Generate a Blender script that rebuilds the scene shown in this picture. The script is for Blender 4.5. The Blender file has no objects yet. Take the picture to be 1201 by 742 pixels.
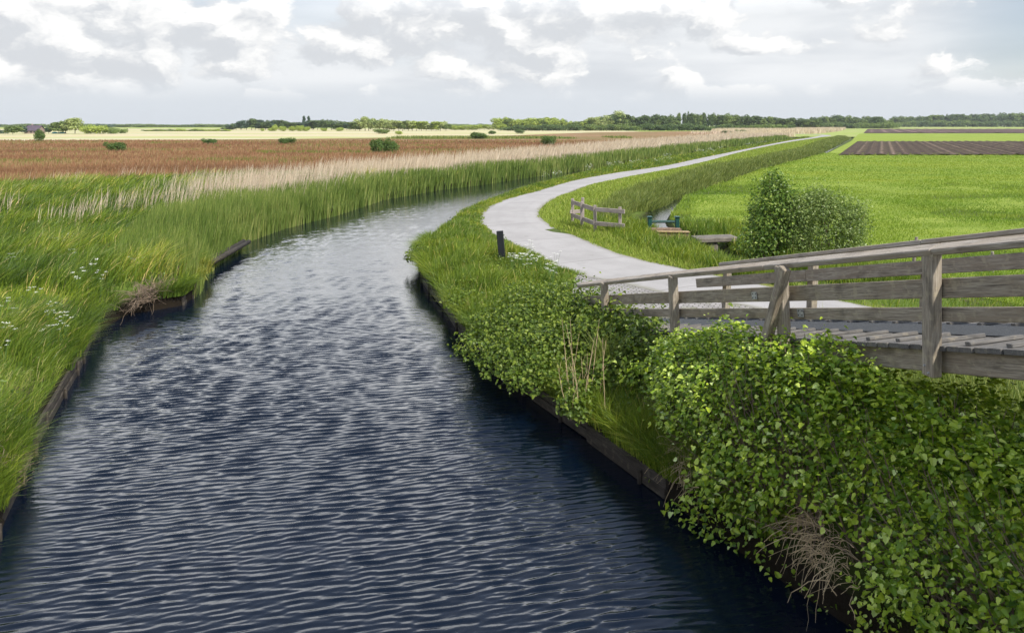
import bpy, bmesh, math, random
import numpy as np
from mathutils import Vector, Matrix, noise as mnoise

random.seed(7)
rng = np.random.default_rng(11)
scene = bpy.context.scene
COL = scene.collection
R = math.radians

# ------------------------------------------------------------------ camera
F = 934.0            # focal length in pixels of the 1201 px wide photograph
HZ = 145.0           # horizon row
CH = 4.2             # camera height above the path
cam_d = bpy.data.cameras.new('camera')
cam_d.sensor_width = 36.0
cam_d.lens = F / 1201.0 * 36.0
cam_d.shift_y = -(371.0 - HZ) / 1201.0
cam_d.clip_start = 0.05
cam_d.clip_end = 9000
cam = bpy.data.objects.new('camera', cam_d)
cam.location = (0, 0, CH)
cam.rotation_euler = (R(90), 0, 0)
COL.objects.link(cam)
scene.camera = cam

# ------------------------------------------------------------------ sun, sky, exposure
SUN_EL, SUN_AZ = R(48), R(136)       # azimuth clockwise from +Y
sd = Vector((math.sin(SUN_AZ) * math.cos(SUN_EL), math.cos(SUN_AZ) * math.cos(SUN_EL), math.sin(SUN_EL)))
sun_d = bpy.data.lights.new('sun', 'SUN')
sun_d.energy = 4.4
sun_d.angle = R(3)
sun_d.color = (1.0, 0.95, 0.86)
sun = bpy.data.objects.new('sun', sun_d)
sun.rotation_euler = sd.to_track_quat('Z', 'Y').to_euler()
sun.location = (20, -10, 40)
COL.objects.link(sun)

vs = scene.view_settings
vs.view_transform = 'Standard'
vs.look = 'None'
vs.gamma = 1
vs.use_curve_mapping = False
vs.exposure = 0.30

world = bpy.data.worlds.new('World')
scene.world = world
world.use_nodes = True
world.cycles.sampling_method = 'MANUAL'
world.cycles.sample_map_resolution = 512


class NT:
    """small helper for node trees"""
    def __init__(self, tree):
        self.t = tree
        tree.nodes.clear()

    def n(self, typ, ins=None, **props):
        nd = self.t.nodes.new(typ)
        for k, v in props.items():
            setattr(nd, k, v)
        for k, v in (ins or {}).items():
            sock = nd.inputs[k]
            if hasattr(v, 'is_output'):
                self.t.links.new(v, sock)
            else:
                sock.default_value = v
        return nd

    def math(self, op, a, b=0.0, clamp=False):
        return self.n('ShaderNodeMath', {0: a, 1: b}, operation=op, use_clamp=clamp).outputs[0]

    def mix(self, fac, a, b, blend='MIX'):
        nd = self.n('ShaderNodeMix', data_type='RGBA', blend_type=blend)
        for k, v in ((0, fac), (6, a), (7, b)):
            if hasattr(v, 'is_output'):
                self.t.links.new(v, nd.inputs[k])
            else:
                nd.inputs[k].default_value = v if k == 0 else (tuple(v) + (1,))[:4]
        return nd.outputs[2]

    def rng(self, v, a, b, c=0.0, d=1.0, smooth=True):
        nd = self.n('ShaderNodeMapRange', {'Value': v, 'From Min': a, 'From Max': b, 'To Min': c, 'To Max': d})
        nd.clamp = True
        if smooth:
            nd.interpolation_type = 'SMOOTHSTEP'
        return nd.outputs[0]

    def noise(self, vec, scale, detail=4, rough=0.55, dist=0.0):
        return self.n('ShaderNodeTexNoise', {'Vector': vec, 'Scale': scale, 'Detail': detail, 'Roughness': rough,
                                             'Distortion': dist}).outputs['Fac']

    def scale(self, vec, s):
        return self.n('ShaderNodeVectorMath', {0: vec, 1: s}, operation='MULTIPLY').outputs[0]

    def add(self, vec, s):
        return self.n('ShaderNodeVectorMath', {0: vec, 1: s}, operation='ADD').outputs[0]


w = NT(world.node_tree)
dirv = w.n('ShaderNodeTexCoord').outputs['Generated']
sep = w.n('ShaderNodeSeparateXYZ', {0: dirv})
zz = sep.outputs['Z']
sky = w.n('ShaderNodeTexSky', sky_type='NISHITA', sun_disc=False, sun_elevation=SUN_EL, sun_rotation=SUN_AZ,
          air_density=1.0, dust_density=1.2, ozone_density=1.0).outputs[0]
P = w.add(w.scale(dirv, (1.0, 1.0, 1.75)), (4.3, 1.7, 0.35))
warp = w.n('ShaderNodeTexNoise', {'Vector': P, 'Scale': 8.5, 'Detail': 6, 'Roughness': 0.62}).outputs['Color']
P = w.add(P, w.scale(w.add(warp, (-0.5, -0.5, -0.5)), (0.11, 0.11, 0.11)))


def clouds(vec, detail):
    big = w.noise(vec, 3.0, 2, 0.5)
    cells = w.n('ShaderNodeTexVoronoi', {'Vector': vec, 'Scale': 13.0}, feature='F1').outputs['Distance']
    fine = w.noise(vec, 15.0, detail, 0.62)
    v = w.math('ADD', w.math('MULTIPLY', big, 1.0), w.math('MULTIPLY', w.math('SUBTRACT', 1.0, cells), 0.26))
    return w.math('ADD', v, w.math('MULTIPLY', fine, 0.42))


nA = clouds(P, 8)
nAup = clouds(w.add(P, (0.016, 0.0, 0.028)), 4)
nB = w.noise(w.scale(dirv, (1.0, 1.0, 5.0)), 2.3, 5, 0.55)
body = w.rng(nA, 0.775, 0.86)
lit = w.rng(w.math("SUBTRACT", nA, nAup), -0.07, 0.11)
lowfade = w.rng(zz, 0.022, 0.060)
CL = 7.2
grey = tuple(CL * c for c in (0.80, 0.84, 0.89))
white = tuple(CL * c for c in (1.20, 1.195, 1.18))
shade = tuple(CL * c for c in (0.80, 0.83, 0.87))
hori = tuple(CL * c for c in (0.83, 0.88, 0.935))
veil = w.mix(w.rng(nB, 0.38, 0.60), grey, tuple(CL * c for c in (1.02, 1.045, 1.07)))
cum = w.mix(lit, shade, white)
c1 = w.mix(body, veil, cum)
bank = w.math('MULTIPLY', w.rng(zz, 0.125, 0.24), w.rng(sep.outputs['Y'], 0.2, 0.8))      # unseen bright sky band ahead, added to brighten the water's reflections
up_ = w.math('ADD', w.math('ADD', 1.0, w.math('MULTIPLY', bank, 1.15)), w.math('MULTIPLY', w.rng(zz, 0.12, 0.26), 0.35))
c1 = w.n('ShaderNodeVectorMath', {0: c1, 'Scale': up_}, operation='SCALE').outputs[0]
gap = w.rng(w.noise(w.add(w.scale(dirv, (1, 1, 2.2)), (1.4, 5.2, 0.1)), 1.7, 5, 0.55), 0.50, 0.60)
right = w.rng(sep.outputs['X'], 0.43, 0.56)      # a clearer patch over the pasture side
hi = w.rng(zz, 0.27, 0.50)
clear = w.math('MULTIPLY', w.math('MAXIMUM', w.math('MULTIPLY', gap, 0.35), w.math('MULTIPLY', right, 0.9)), w.math('SUBTRACT', 1.0, body))
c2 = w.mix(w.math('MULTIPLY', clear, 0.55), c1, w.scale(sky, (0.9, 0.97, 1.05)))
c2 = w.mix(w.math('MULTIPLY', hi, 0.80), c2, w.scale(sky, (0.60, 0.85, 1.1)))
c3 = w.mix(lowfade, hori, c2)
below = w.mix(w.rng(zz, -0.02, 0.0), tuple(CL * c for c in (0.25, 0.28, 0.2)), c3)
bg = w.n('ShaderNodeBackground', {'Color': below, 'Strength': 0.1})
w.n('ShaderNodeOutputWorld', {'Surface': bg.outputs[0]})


# ------------------------------------------------------------------ helpers
def at(x, y, z=0.0):
    """a point of the place measured from the photograph, on the level z"""
    Y = F * (CH - z) / (y - HZ)
    return ((x - 600.5) / F * Y, Y, z)


def atY(x, Y):
    return (x - 600.5) / F * Y


def tag(o, label=None, cat=None, group=None, kind=None):
    if label: o['label'] = label
    if cat: o['category'] = cat
    if group: o['group'] = group
    if kind: o['kind'] = kind
    return o


def empty(name, loc=(0, 0, 0)):
    o = bpy.data.objects.new(name, None)
    o.location = loc
    o.empty_display_size = 0.2
    COL.objects.link(o)
    return o


def link(name, me, mat=None, parent=None):
    o = bpy.data.objects.new(name, me)
    COL.objects.link(o)
    if mat is not None:
        for m in (mat if isinstance(mat, (list, tuple)) else [mat]):
            me.materials.append(m)
    if parent is not None:
        o.parent = parent
        o.matrix_parent_inverse = Matrix.Translation(parent.location).inverted()
    return o


def mesh_np(name, V, faces, attrs=None, smooth=False):
    """faces: list of (n,k) int arrays"""
    me = bpy.data.meshes.new(name)
    V = np.asarray(V, dtype=np.float32)
    me.vertices.add(len(V))
    me.vertices.foreach_set('co', V.ravel())
    loops = np.concatenate([f.ravel() for f in faces]).astype(np.int32)
    tot = np.concatenate([np.full(len(f), f.shape[1], np.int32) for f in faces])
    start = np.concatenate([[0], np.cumsum(tot)[:-1]]).astype(np.int32)
    me.loops.add(len(loops))
    me.loops.foreach_set('vertex_index', loops)
    me.polygons.add(len(tot))
    me.polygons.foreach_set('loop_start', start)
    me.polygons.foreach_set('loop_total', tot)
    me.polygons.foreach_set('use_smooth', np.full(len(tot), smooth, dtype=bool))
    me.update(calc_edges=True)
    for k, v in (attrs or {}).items():
        a = me.attributes.new(k, 'FLOAT', 'POINT')
        a.data.foreach_set('value', np.asarray(v, dtype=np.float32))
    return me


def interp(tab):
    t = np.array(sorted(tab))
    return lambda Y: np.interp(Y, t[:, 0], t[:, 1])


def vnoise(x, y, s, seed=0.0):
    """cheap smooth numpy noise, about -1..1"""
    x = np.asarray(x) * s + seed * 13.7; y = np.asarray(y) * s + seed * 7.1
    xi = np.floor(x); yi = np.floor(y); fx = x - xi; fy = y - yi
    fx = fx * fx * (3 - 2 * fx); fy = fy * fy * (3 - 2 * fy)
    def h(a, b):
        v = np.sin(a * 127.1 + b * 311.7 + seed * 3.3) * 43758.5453
        return v - np.floor(v)
    a = h(xi, yi) * (1 - fx) + h(xi + 1, yi) * fx
    b = h(xi, yi + 1) * (1 - fx) + h(xi + 1, yi + 1) * fx
    return (a * (1 - fy) + b * fy) * 2 - 1


# ------------------------------------------------------------------ materials
def new_mat(name):
    m = bpy.data.materials.new(name)
    m.use_nodes = True
    return m, NT(m.node_tree)


def leaf_mat(name, cols, pos=None, translucent=0.35, rough=0.5, spec=0.25, attr='tint', patch=None, gain=1.18):
    """foliage: colour picked per blade or leaf, part of the light passes through"""
    m, t = new_mat(name)
    a = t.n('ShaderNodeAttribute', attribute_name=attr).outputs['Fac']
    ramp = t.n('ShaderNodeValToRGB', {'Fac': a})
    cr = ramp.color_ramp
    pos = pos or [i / (len(cols) - 1) for i in range(len(cols))]
    while len(cr.elements) < len(cols): cr.elements.new(0.5)
    for e, p, c in zip(cr.elements, pos, cols):
        e.position = p; e.color = tuple(min(0.9, x * gain) for x in c) + (1,)
    c = ramp.outputs[0]
    if patch:
        geo = t.n('ShaderNodeNewGeometry').outputs['Position']
        f = t.rng(t.noise(geo, patch[0], 3, 0.5), 0.40, 0.62)
        c = t.mix(f, c, t.mix(1.0, c, patch[1], 'MULTIPLY'))
    p = t.n('ShaderNodeBsdfPrincipled', {'Base Color': c, 'Roughness': rough, 'Specular IOR Level': spec})
    tr = t.n('ShaderNodeBsdfTranslucent', {'Color': t.mix(1.0, c, (1.25, 1.3, 0.7), 'MULTIPLY')})
    mx = t.n('ShaderNodeMixShader', {0: translucent, 1: p.outputs[0], 2: tr.outputs[0]})
    t.n('ShaderNodeOutputMaterial', {'Surface': mx.outputs[0]})
    return m


def ground_mat(name, layers, bump=0.3, bscale=3.0, rough=0.95):
    """layers: base colour, then (colour, scale, lo, hi, stretch) noise masks laid over it"""
    m, t = new_mat(name)
    geo = t.n('ShaderNodeNewGeometry').outputs['Position']
    c = layers[0]
    for col, sc, lo, hi, st in layers[1:]:
        f = t.rng(t.noise(t.scale(geo, st), sc, 6, 0.6), lo, hi)
        c = t.mix(f, c, col)
    b = t.n('ShaderNodeBump', {'Height': t.noise(geo, bscale, 6, 0.7), 'Strength': bump, 'Distance': 0.3})
    p = t.n('ShaderNodeBsdfPrincipled', {'Roughness': rough, 'Specular IOR Level': 0.1, 'Normal': b.outputs[0]})
    if hasattr(c, 'is_output'): t.t.links.new(c, p.inputs['Base Color'])
    else: p.inputs['Base Color'].default_value = tuple(c) + (1,)
    t.n('ShaderNodeOutputMaterial', {'Surface': p.outputs[0]})
    return m


def wood_mat(name, c0, c1, c2, moss=0.0, rough=0.8):
    """weathered timber; 'gx','gy','gz' run along, across and through each board"""
    m, t = new_mat(name)
    g = [t.n('ShaderNodeAttribute', attribute_name=k).outputs['Fac'] for k in ('gx', 'gy', 'gz')]
    v = t.n('ShaderNodeCombineXYZ', {0: g[0], 1: g[1], 2: g[2]}).outputs[0]
    fine = t.noise(t.scale(v, (1.3, 26, 26)), 3.0, 6, 0.65, 0.6)
    broad = t.noise(t.scale(v, (0.6, 5, 5)), 1.6, 4, 0.6, 0.8)
    spots = t.noise(v, 9, 5, 0.6)
    c = t.mix(t.rng(fine, 0.34, 0.66), c0, c1)
    c = t.mix(t.math('MULTIPLY', t.rng(broad, 0.42, 0.66), 0.75), c, c2)
    if moss:
        c = t.mix(t.math('MULTIPLY', t.rng(spots, 0.54, 0.66), moss), c, (0.44, 0.38, 0.27))
    stain = t.rng(t.noise(t.scale(v, (1.0, 2.2, 2.2)), 2.3, 5, 0.62, 0.5), 0.50, 0.68)
    c = t.mix(t.math('MULTIPLY', stain, 0.5), c, tuple(0.42 * x for x in c0))
    crack = t.rng(t.noise(t.scale(v, (0.7, 46, 46)), 2.2, 3, 0.5, 0.3), 0.64, 0.72)
    c = t.mix(t.math('MULTIPLY', crack, 0.8), c, (0.05, 0.042, 0.035))
    b = t.n('ShaderNodeBump', {'Height': t.math('SUBTRACT', fine, crack), 'Strength': 0.5, 'Distance': 0.012})
    p = t.n('ShaderNodeBsdfPrincipled', {'Base Color': c, 'Roughness': rough, 'Specular IOR Level': 0.25,
                                         'Normal': b.outputs[0]})
    t.n('ShaderNodeOutputMaterial', {'Surface': p.outputs[0]})
    return m


def plain_mat(name, col, rough=0.6, metal=0.0, var=0.25, sc=6.0, bump=0.15):
    m, t = new_mat(name)
    ob = t.n('ShaderNodeTexCoord').outputs['Object']
    f = t.noise(ob, sc, 6, 0.6)
    c = t.mix(t.rng(f, 0.3, 0.7), tuple(x * (1 - var) for x in col), tuple(min(1, x * (1 + var)) for x in col))
    b = t.n('ShaderNodeBump', {'Height': f, 'Strength': bump, 'Distance': 0.02})
    p = t.n('ShaderNodeBsdfPrincipled', {'Base Color': c, 'Roughness': rough, 'Metallic': metal, 'Normal': b.outputs[0]})
    t.n('ShaderNodeOutputMaterial', {'Surface': p.outputs[0]})
    return m


M = {}
def soil_mat():
    m = ground_mat('soil', [(0.085, 0.115, 0.030), ((0.11, 0.16, 0.03), 0.4, 0.4, 0.6, (1, 1, 1)),
                            ((0.10, 0.08, 0.045), 1.7, 0.52, 0.66, (1, 1, 1))], 0.5)
    t = m.node_tree                                   # bare wet mud on the cut of the bank
    p = [n for n in t.nodes if n.type == 'BSDF_PRINCIPLED'][0]
    src = p.inputs['Base Color'].links[0].from_socket
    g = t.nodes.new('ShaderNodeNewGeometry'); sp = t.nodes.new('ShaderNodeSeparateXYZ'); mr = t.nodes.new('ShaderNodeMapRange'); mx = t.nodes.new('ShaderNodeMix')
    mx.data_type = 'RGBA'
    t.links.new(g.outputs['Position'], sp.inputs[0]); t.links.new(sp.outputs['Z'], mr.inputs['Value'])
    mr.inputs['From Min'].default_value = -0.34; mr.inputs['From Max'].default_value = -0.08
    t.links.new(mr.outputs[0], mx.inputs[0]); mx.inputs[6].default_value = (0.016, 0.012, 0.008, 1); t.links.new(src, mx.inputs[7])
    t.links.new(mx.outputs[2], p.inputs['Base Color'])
    return m


M['soil'] = soil_mat()
M['bed'] = ground_mat('canal_mud', [(0.02, 0.018, 0.012)])
M['meadow_floor'] = ground_mat('sorrel_field_floor', [
    (0.320, 0.190, 0.105), ((0.230, 0.148, 0.072), 0.11, 0.42, 0.60, (0.5, 1.6, 1)),
    ((0.155, 0.150, 0.042), 0.055, 0.50, 0.60, (0.35, 1.8, 1)),
    ((0.41, 0.25, 0.135), 0.8, 0.55, 0.72, (0.6, 1, 1)), ((0.16, 0.13, 0.05), 2.5, 0.56, 0.7, (0.6, 1, 1))], 0.6, 2.0)
M['straw_floor'] = ground_mat('sunlit_straw_field_floor', [  # straw colour brightened to carry the sun patch lying on the field
    (0.54, 0.47, 0.29), ((0.42, 0.43, 0.17), 0.018, 0.44, 0.60, (0.3, 1.6, 1)),
    ((0.58, 0.53, 0.40), 0.03, 0.52, 0.66, (0.3, 2.0, 1)), ((0.62, 0.42, 0.22), 0.05, 0.60, 0.7, (0.3, 2, 1))], 0.3)
M['pasture_floor'] = ground_mat('pasture_floor', [
    (0.23, 0.305, 0.045), ((0.29, 0.355, 0.060), 0.22, 0.40, 0.62, (0.35, 1.5, 1)),
    ((0.165, 0.235, 0.032), 0.55, 0.54, 0.68, (0.35, 2.2, 1)), ((0.25, 0.34, 0.05), 3.5, 0.52, 0.7, (0.5, 1.4, 1))], 0.6, 5.0)
M['far_land'] = ground_mat('far_land_floor', [
    (0.32, 0.36, 0.12), ((0.26, 0.37, 0.06), 0.012, 0.42, 0.6, (0.3, 1.4, 1)),
    ((0.50, 0.42, 0.22), 0.02, 0.52, 0.66, (0.3, 2, 1))], 0.3)
M['verge_floor'] = ground_mat('verge_floor', [
    (0.16, 0.215, 0.045), ((0.27, 0.29, 0.075), 0.6, 0.42, 0.6, (1, 1, 1)), ((0.15, 0.12, 0.06), 2.4, 0.58, 0.7, (1, 1, 1))], 0.6, 6.0)

# blades
M['tall_grass'] = leaf_mat('tall_grass', [(0.030, 0.062, 0.009), (0.098, 0.166, 0.021), (0.215, 0.280, 0.042), (0.50, 0.43, 0.22)],
                           [0.0, 0.42, 0.88, 1.0], 0.35, 0.40, 0.45, patch=(0.33, (1.5, 1.3, 1.0)))
M['green_reed'] = leaf_mat('green_reed', [(0.068, 0.112, 0.022), (0.150, 0.212, 0.044), (0.30, 0.315, 0.105)], None, 0.35, 0.45, 0.3)
M['dry_reed'] = leaf_mat('dry_reed', [(0.43, 0.32, 0.24), (0.67, 0.54, 0.44), (0.80, 0.69, 0.60)], None, 0.25, 0.7, 0.1, gain=1.0)
M['verge_grass'] = leaf_mat('verge_grass', [(0.048, 0.095, 0.012), (0.118, 0.185, 0.020), (0.225, 0.270, 0.045), (0.40, 0.35, 0.14)],
                            [0.0, 0.45, 0.86, 1.0], 0.35, 0.45, 0.3, patch=(0.5, (1.35, 1.2, 0.9)))
M['mown_grass'] = leaf_mat('mown_grass', [(0.13, 0.20, 0.022), (0.25, 0.315, 0.05), (0.38, 0.36, 0.12)], None, 0.35, 0.5, 0.2)
M['pasture_grass'] = leaf_mat('pasture_grass', [(0.105, 0.180, 0.020), (0.182, 0.268, 0.036), (0.285, 0.345, 0.065)], None, 0.4, 0.5, 0.2, gain=1.15, patch=(0.16, (1.2, 1.08, 1.1)))
M['ditch_grass'] = leaf_mat('ditch_grass', [(0.075, 0.115, 0.022), (0.160, 0.200, 0.042), (0.31, 0.31, 0.105)], None, 0.3, 0.5, 0.25)
M['tuft_grass'] = leaf_mat('tuft_grass', [(0.14, 0.17, 0.022), (0.27, 0.27, 0.045), (0.42, 0.38, 0.12)], None, 0.3, 0.5, 0.2)
M['sorrel'] = leaf_mat('sorrel_stalks', [(0.215, 0.112, 0.064), (0.335, 0.185, 0.105), (0.40, 0.285, 0.155), (0.17, 0.20, 0.045)],
                       [0, 0.5, 0.78, 0.9], 0.25, 0.7, 0.1, gain=1.0)

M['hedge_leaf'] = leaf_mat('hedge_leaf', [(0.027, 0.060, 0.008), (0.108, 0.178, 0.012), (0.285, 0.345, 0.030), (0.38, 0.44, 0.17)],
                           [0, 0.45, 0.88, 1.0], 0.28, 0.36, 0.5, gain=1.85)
M['bramble_leaf'] = leaf_mat('bramble_leaf', [(0.034, 0.066, 0.010), (0.100, 0.155, 0.018), (0.23, 0.28, 0.040)], None, 0.32, 0.45, 0.35)
M['alder_leaf'] = leaf_mat('shrub_leaf', [(0.034, 0.072, 0.012), (0.092, 0.155, 0.024), (0.23, 0.285, 0.058)], None, 0.32, 0.42, 0.4, gain=1.5)
M['willow_leaf'] = leaf_mat('grey_shrub_leaf', [(0.060, 0.095, 0.026), (0.135, 0.185, 0.050), (0.24, 0.285, 0.095)], None, 0.32, 0.42, 0.4, gain=1.5)
M['twig'] = plain_mat('twig_bark', (0.20, 0.145, 0.10), 0.85, 0, 0.3, 12)
M['dead_twig'] = plain_mat('dead_twig', (0.52, 0.39, 0.23), 0.85, 0, 0.35, 12)
M['bark'] = plain_mat('bark', (0.12, 0.095, 0.07), 0.9, 0, 0.35, 5)
M['petal'] = plain_mat('white_petal', (0.80, 0.80, 0.72), 0.7, 0, 0.05, 20)
M['petal_yellow'] = plain_mat('yellow_petal', (0.75, 0.52, 0.03), 0.6, 0, 0.1, 20)
M['stem'] = plain_mat('green_stem', (0.10, 0.19, 0.04), 0.6, 0, 0.2, 20)
# timber
M['bridge_wood'] = wood_mat('bridge_timber', (0.215, 0.180, 0.140), (0.45, 0.39, 0.31), (0.30, 0.24, 0.175), 0.7)
M['rail_wood'] = wood_mat('handrail_timber', (0.29, 0.245, 0.20), (0.54, 0.48, 0.41), (0.37, 0.295, 0.22), 0.25)
M['deck_wood'] = wood_mat('deck_timber', (0.115, 0.108, 0.102), (0.21, 0.20, 0.19), (0.15, 0.137, 0.122), 0.25)
M['fence_wood'] = wood_mat('fence_timber', (0.26, 0.215, 0.195), (0.43, 0.375, 0.345), (0.32, 0.26, 0.22), 0.2)
M['wet_wood'] = wood_mat('waterlogged_timber', (0.024, 0.020, 0.016), (0.085, 0.071, 0.057), (0.042, 0.033, 0.026), 0.12)
M['mat'] = plain_mat('grip_mat', (0.050, 0.054, 0.060), 0.9, 0, 0.25, 40, 0.6)
M['steel'] = plain_mat('galvanised_steel', (0.55, 0.56, 0.57), 0.45, 0.6, 0.15, 30)
M['black_post'] = plain_mat('black_paint', (0.012, 0.014, 0.018), 0.5, 0, 0.2, 8, 0.05)
M['green_paint'] = plain_mat('green_paint', (0.006, 0.055, 0.044), 0.45, 0, 0.25, 10)
M['concrete'] = plain_mat('old_concrete', (0.165, 0.145, 0.120), 0.9, 0, 0.3, 7, 0.4)
M['brick'] = plain_mat('brown_brick', (0.20, 0.13, 0.085), 0.9, 0, 0.45, 14, 0.6)
M['orange'] = plain_mat('orange_lichen', (0.30, 0.21, 0.10), 0.8, 0, 0.3, 14)


def path_mat():
    m, t = new_mat('path_concrete')
    gx = t.n('ShaderNodeAttribute', attribute_name='gx').outputs['Fac']
    geo = t.n('ShaderNodeNewGeometry').outputs['Position']
    big = t.noise(geo, 0.5, 5, 0.6)
    fine = t.noise(geo, 14, 5, 0.7)
    c = t.mix(t.rng(big, 0.35, 0.65), (0.345, 0.327, 0.316), (0.398, 0.378, 0.368))
    c = t.mix(t.math('MULTIPLY', t.rng(fine, 0.5, 0.7), 0.35), c, (0.34, 0.325, 0.315))
    fr = t.math('FRACT', t.math('DIVIDE', gx, 4.5))
    joint = t.rng(t.math('ABSOLUTE', t.math('SUBTRACT', fr, 0.5)), 0.0, 0.010, 1.0, 0.0)
    c = t.mix(t.math('MULTIPLY', joint, 0.7), c, (0.16, 0.15, 0.135))
    gy = t.n('ShaderNodeAttribute', attribute_name='gy').outputs['Fac']
    wob = t.math('ADD', gy, t.math('MULTIPLY', t.math('SUBTRACT', t.noise(geo, 1.3, 4, 0.6), 0.5), 0.35))
    c = t.mix(t.rng(wob, 0.80, 1.02, 0.0, 0.65), c, (0.20, 0.19, 0.13))
    track = t.rng(t.math('ABSOLUTE', t.math('SUBTRACT', wob, 0.42)), 0.02, 0.16, 0.22, 0.0)
    c = t.mix(track, c, (0.29, 0.28, 0.27))
    spot = t.rng(t.noise(geo, 2.6, 5, 0.65), 0.60, 0.68, 0.0, 0.4)
    c = t.mix(spot, c, (0.27, 0.26, 0.24))
    b = t.n('ShaderNodeBump', {'Height': fine, 'Strength': 0.2, 'Distance': 0.01})
    p = t.n('ShaderNodeBsdfPrincipled', {'Base Color': c, 'Roughness': 0.9, 'Specular IOR Level': 0.2, 'Normal': b.outputs[0]})
    t.n('ShaderNodeOutputMaterial', {'Surface': p.outputs[0]})
    return m


def paver_mat():
    m, t = new_mat('grey_pavers')
    geo = t.n('ShaderNodeNewGeometry').outputs['Position']
    rot = t.n('ShaderNodeVectorRotate', {'Vector': geo, 'Angle': R(24)}, rotation_type='Z_AXIS').outputs[0]
    bt = t.n('ShaderNodeTexBrick', {'Vector': rot, 'Color1': (0.27, 0.25, 0.24, 1), 'Color2': (0.40, 0.37, 0.36, 1),
                                    'Mortar': (0.09, 0.085, 0.06, 1), 'Scale': 1.0, 'Mortar Size': 0.014,
                                    'Brick Width': 0.22, 'Row Height': 0.11, 'Mortar Smooth': 0.3})
    b = t.n('ShaderNodeBump', {'Height': bt.outputs['Fac'], 'Strength': 0.6, 'Distance': -0.02})
    moss = t.rng(t.noise(geo, 2.2, 5, 0.6), 0.54, 0.66)
    c = t.mix(t.math('MULTIPLY', moss, 0.55), bt.outputs[0], (0.15, 0.16, 0.06))
    p = t.n('ShaderNodeBsdfPrincipled', {'Base Color': c, 'Roughness': 0.9, 'Normal': b.outputs[0]})
    t.n('ShaderNodeOutputMaterial', {'Surface': p.outputs[0]})
    return m


def plough_mat(name, dark, light, period):
    m, t = new_mat(name)
    geo = t.n('ShaderNodeNewGeometry').outputs['Position']
    n1 = t.noise(geo, 0.9, 6, 0.7)
    gx = t.n('ShaderNodeAttribute', attribute_name='gx').outputs['Fac']
    c = t.mix(t.rng(n1, 0.36, 0.66), dark, light)
    c = t.mix(t.math('MULTIPLY', t.rng(gx, 0.15, 0.9), 0.85), c, tuple(2.3 * x for x in light))
    c = t.mix(t.math('MULTIPLY', t.rng(t.noise(geo, 0.35, 4, 0.6), 0.56, 0.68), 0.45), c, (0.14, 0.15, 0.04))
    b = t.n('ShaderNodeBump', {'Height': n1, 'Strength': 0.8, 'Distance': 0.3})
    p = t.n('ShaderNodeBsdfPrincipled', {'Base Color': c, 'Roughness': 0.95, 'Specular IOR Level': 0.1, 'Normal': b.outputs[0]})
    t.n('ShaderNodeOutputMaterial', {'Surface': p.outputs[0]})
    return m


def water_mat():
    m, t = new_mat('canal_water')
    geo = t.n('ShaderNodeNewGeometry').outputs['Position']
    f1 = t.noise(t.scale(geo, (0.75, 1.25, 1)), 7.0, 4, 0.6, 0.4)
    b = t.n('ShaderNodeBump', {'Height': f1, 'Strength': 0.09, 'Distance': 0.05})
    p = t.n('ShaderNodeBsdfPrincipled', {'Base Color': (0.0018, 0.0056, 0.0140, 1), 'Roughness': 0.045, 'IOR': 1.45,
                                         'Specular IOR Level': 0.5, 'Normal': b.outputs[0]})
    t.n('ShaderNodeOutputMaterial', {'Surface': p.outputs[0]})
    return m


M['path'] = path_mat()
M['pavers'] = paver_mat()
M['plough'] = plough_mat('ploughed_peat', (0.052, 0.037, 0.027), (0.108, 0.079, 0.058), 1.0)
M['plough_far'] = plough_mat('far_ploughed_peat', (0.075, 0.050, 0.044), (0.125, 0.085, 0.075), 1.0)
M['water'] = water_mat()

# ------------------------------------------------------------------ the lie of the land (X as a function of the distance Y)
PLpx = [(864, 358), (773, 344), (723, 332), (680, 324), (622, 299), (592, 285), (568, 270), (563, 258), (568, 247), (589, 236),
        (629, 225), (670, 213), (717, 204), (771, 196.3), (815, 187.2), (870, 176), (925, 165.2), (958, 160.2)]
PRpx = [(1014, 360), (940, 345), (800, 316), (737, 302), (686, 282), (649, 267), (632, 252), (639, 240), (663, 228), (696, 216.5),
        (737, 208), (790, 198.2), (870, 178.6), (925, 167.2), (961, 161.6)]
PL = [at(*p)[:2] for p in PLpx]
PR = [at(*p)[:2] for p in PRpx]
PL = [(12.6, 7.0), (10, 10.7), (7.0, 15.3)] + PL
PR = [(15.0, 8.2), (12, 12.3), (9.5, 16.0)] + PR
PL += [(112, 290), (95, 380)]
PR += [(115, 291), (98, 382)]


def smooth_poly(pts, n, it=0):
    p = np.array(pts, float)
    d = np.concatenate([[0], np.cumsum(np.hypot(*np.diff(p, axis=0).T))])
    # denser samples where it is near
    u = np.linspace(0, 1, n) ** 1.6 * d[-1]
    # Catmull-Rom like smoothing through monotone cubic on the chord length
    out = []
    for k in range(2):
        y = p[:, k]; h = np.diff(d); s = np.diff(y) / h
        mm = np.zeros(len(y)); mm[1:-1] = (s[:-1] * h[1:] + s[1:] * h[:-1]) / (h[:-1] + h[1:]); mm[0] = s[0]; mm[-1] = s[-1]
        i = np.clip(np.searchsorted(d, u, 'right') - 1, 0, len(h) - 1)
        tt = (u - d[i]) / h[i]
        out.append((2 * tt**3 - 3 * tt**2 + 1) * y[i] + (tt**3 - 2 * tt**2 + tt) * h[i] * mm[i] +
                   (-2 * tt**3 + 3 * tt**2) * y[i + 1] + (tt**3 - tt**2) * h[i] * mm[i + 1])
    return np.array(out).T


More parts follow.
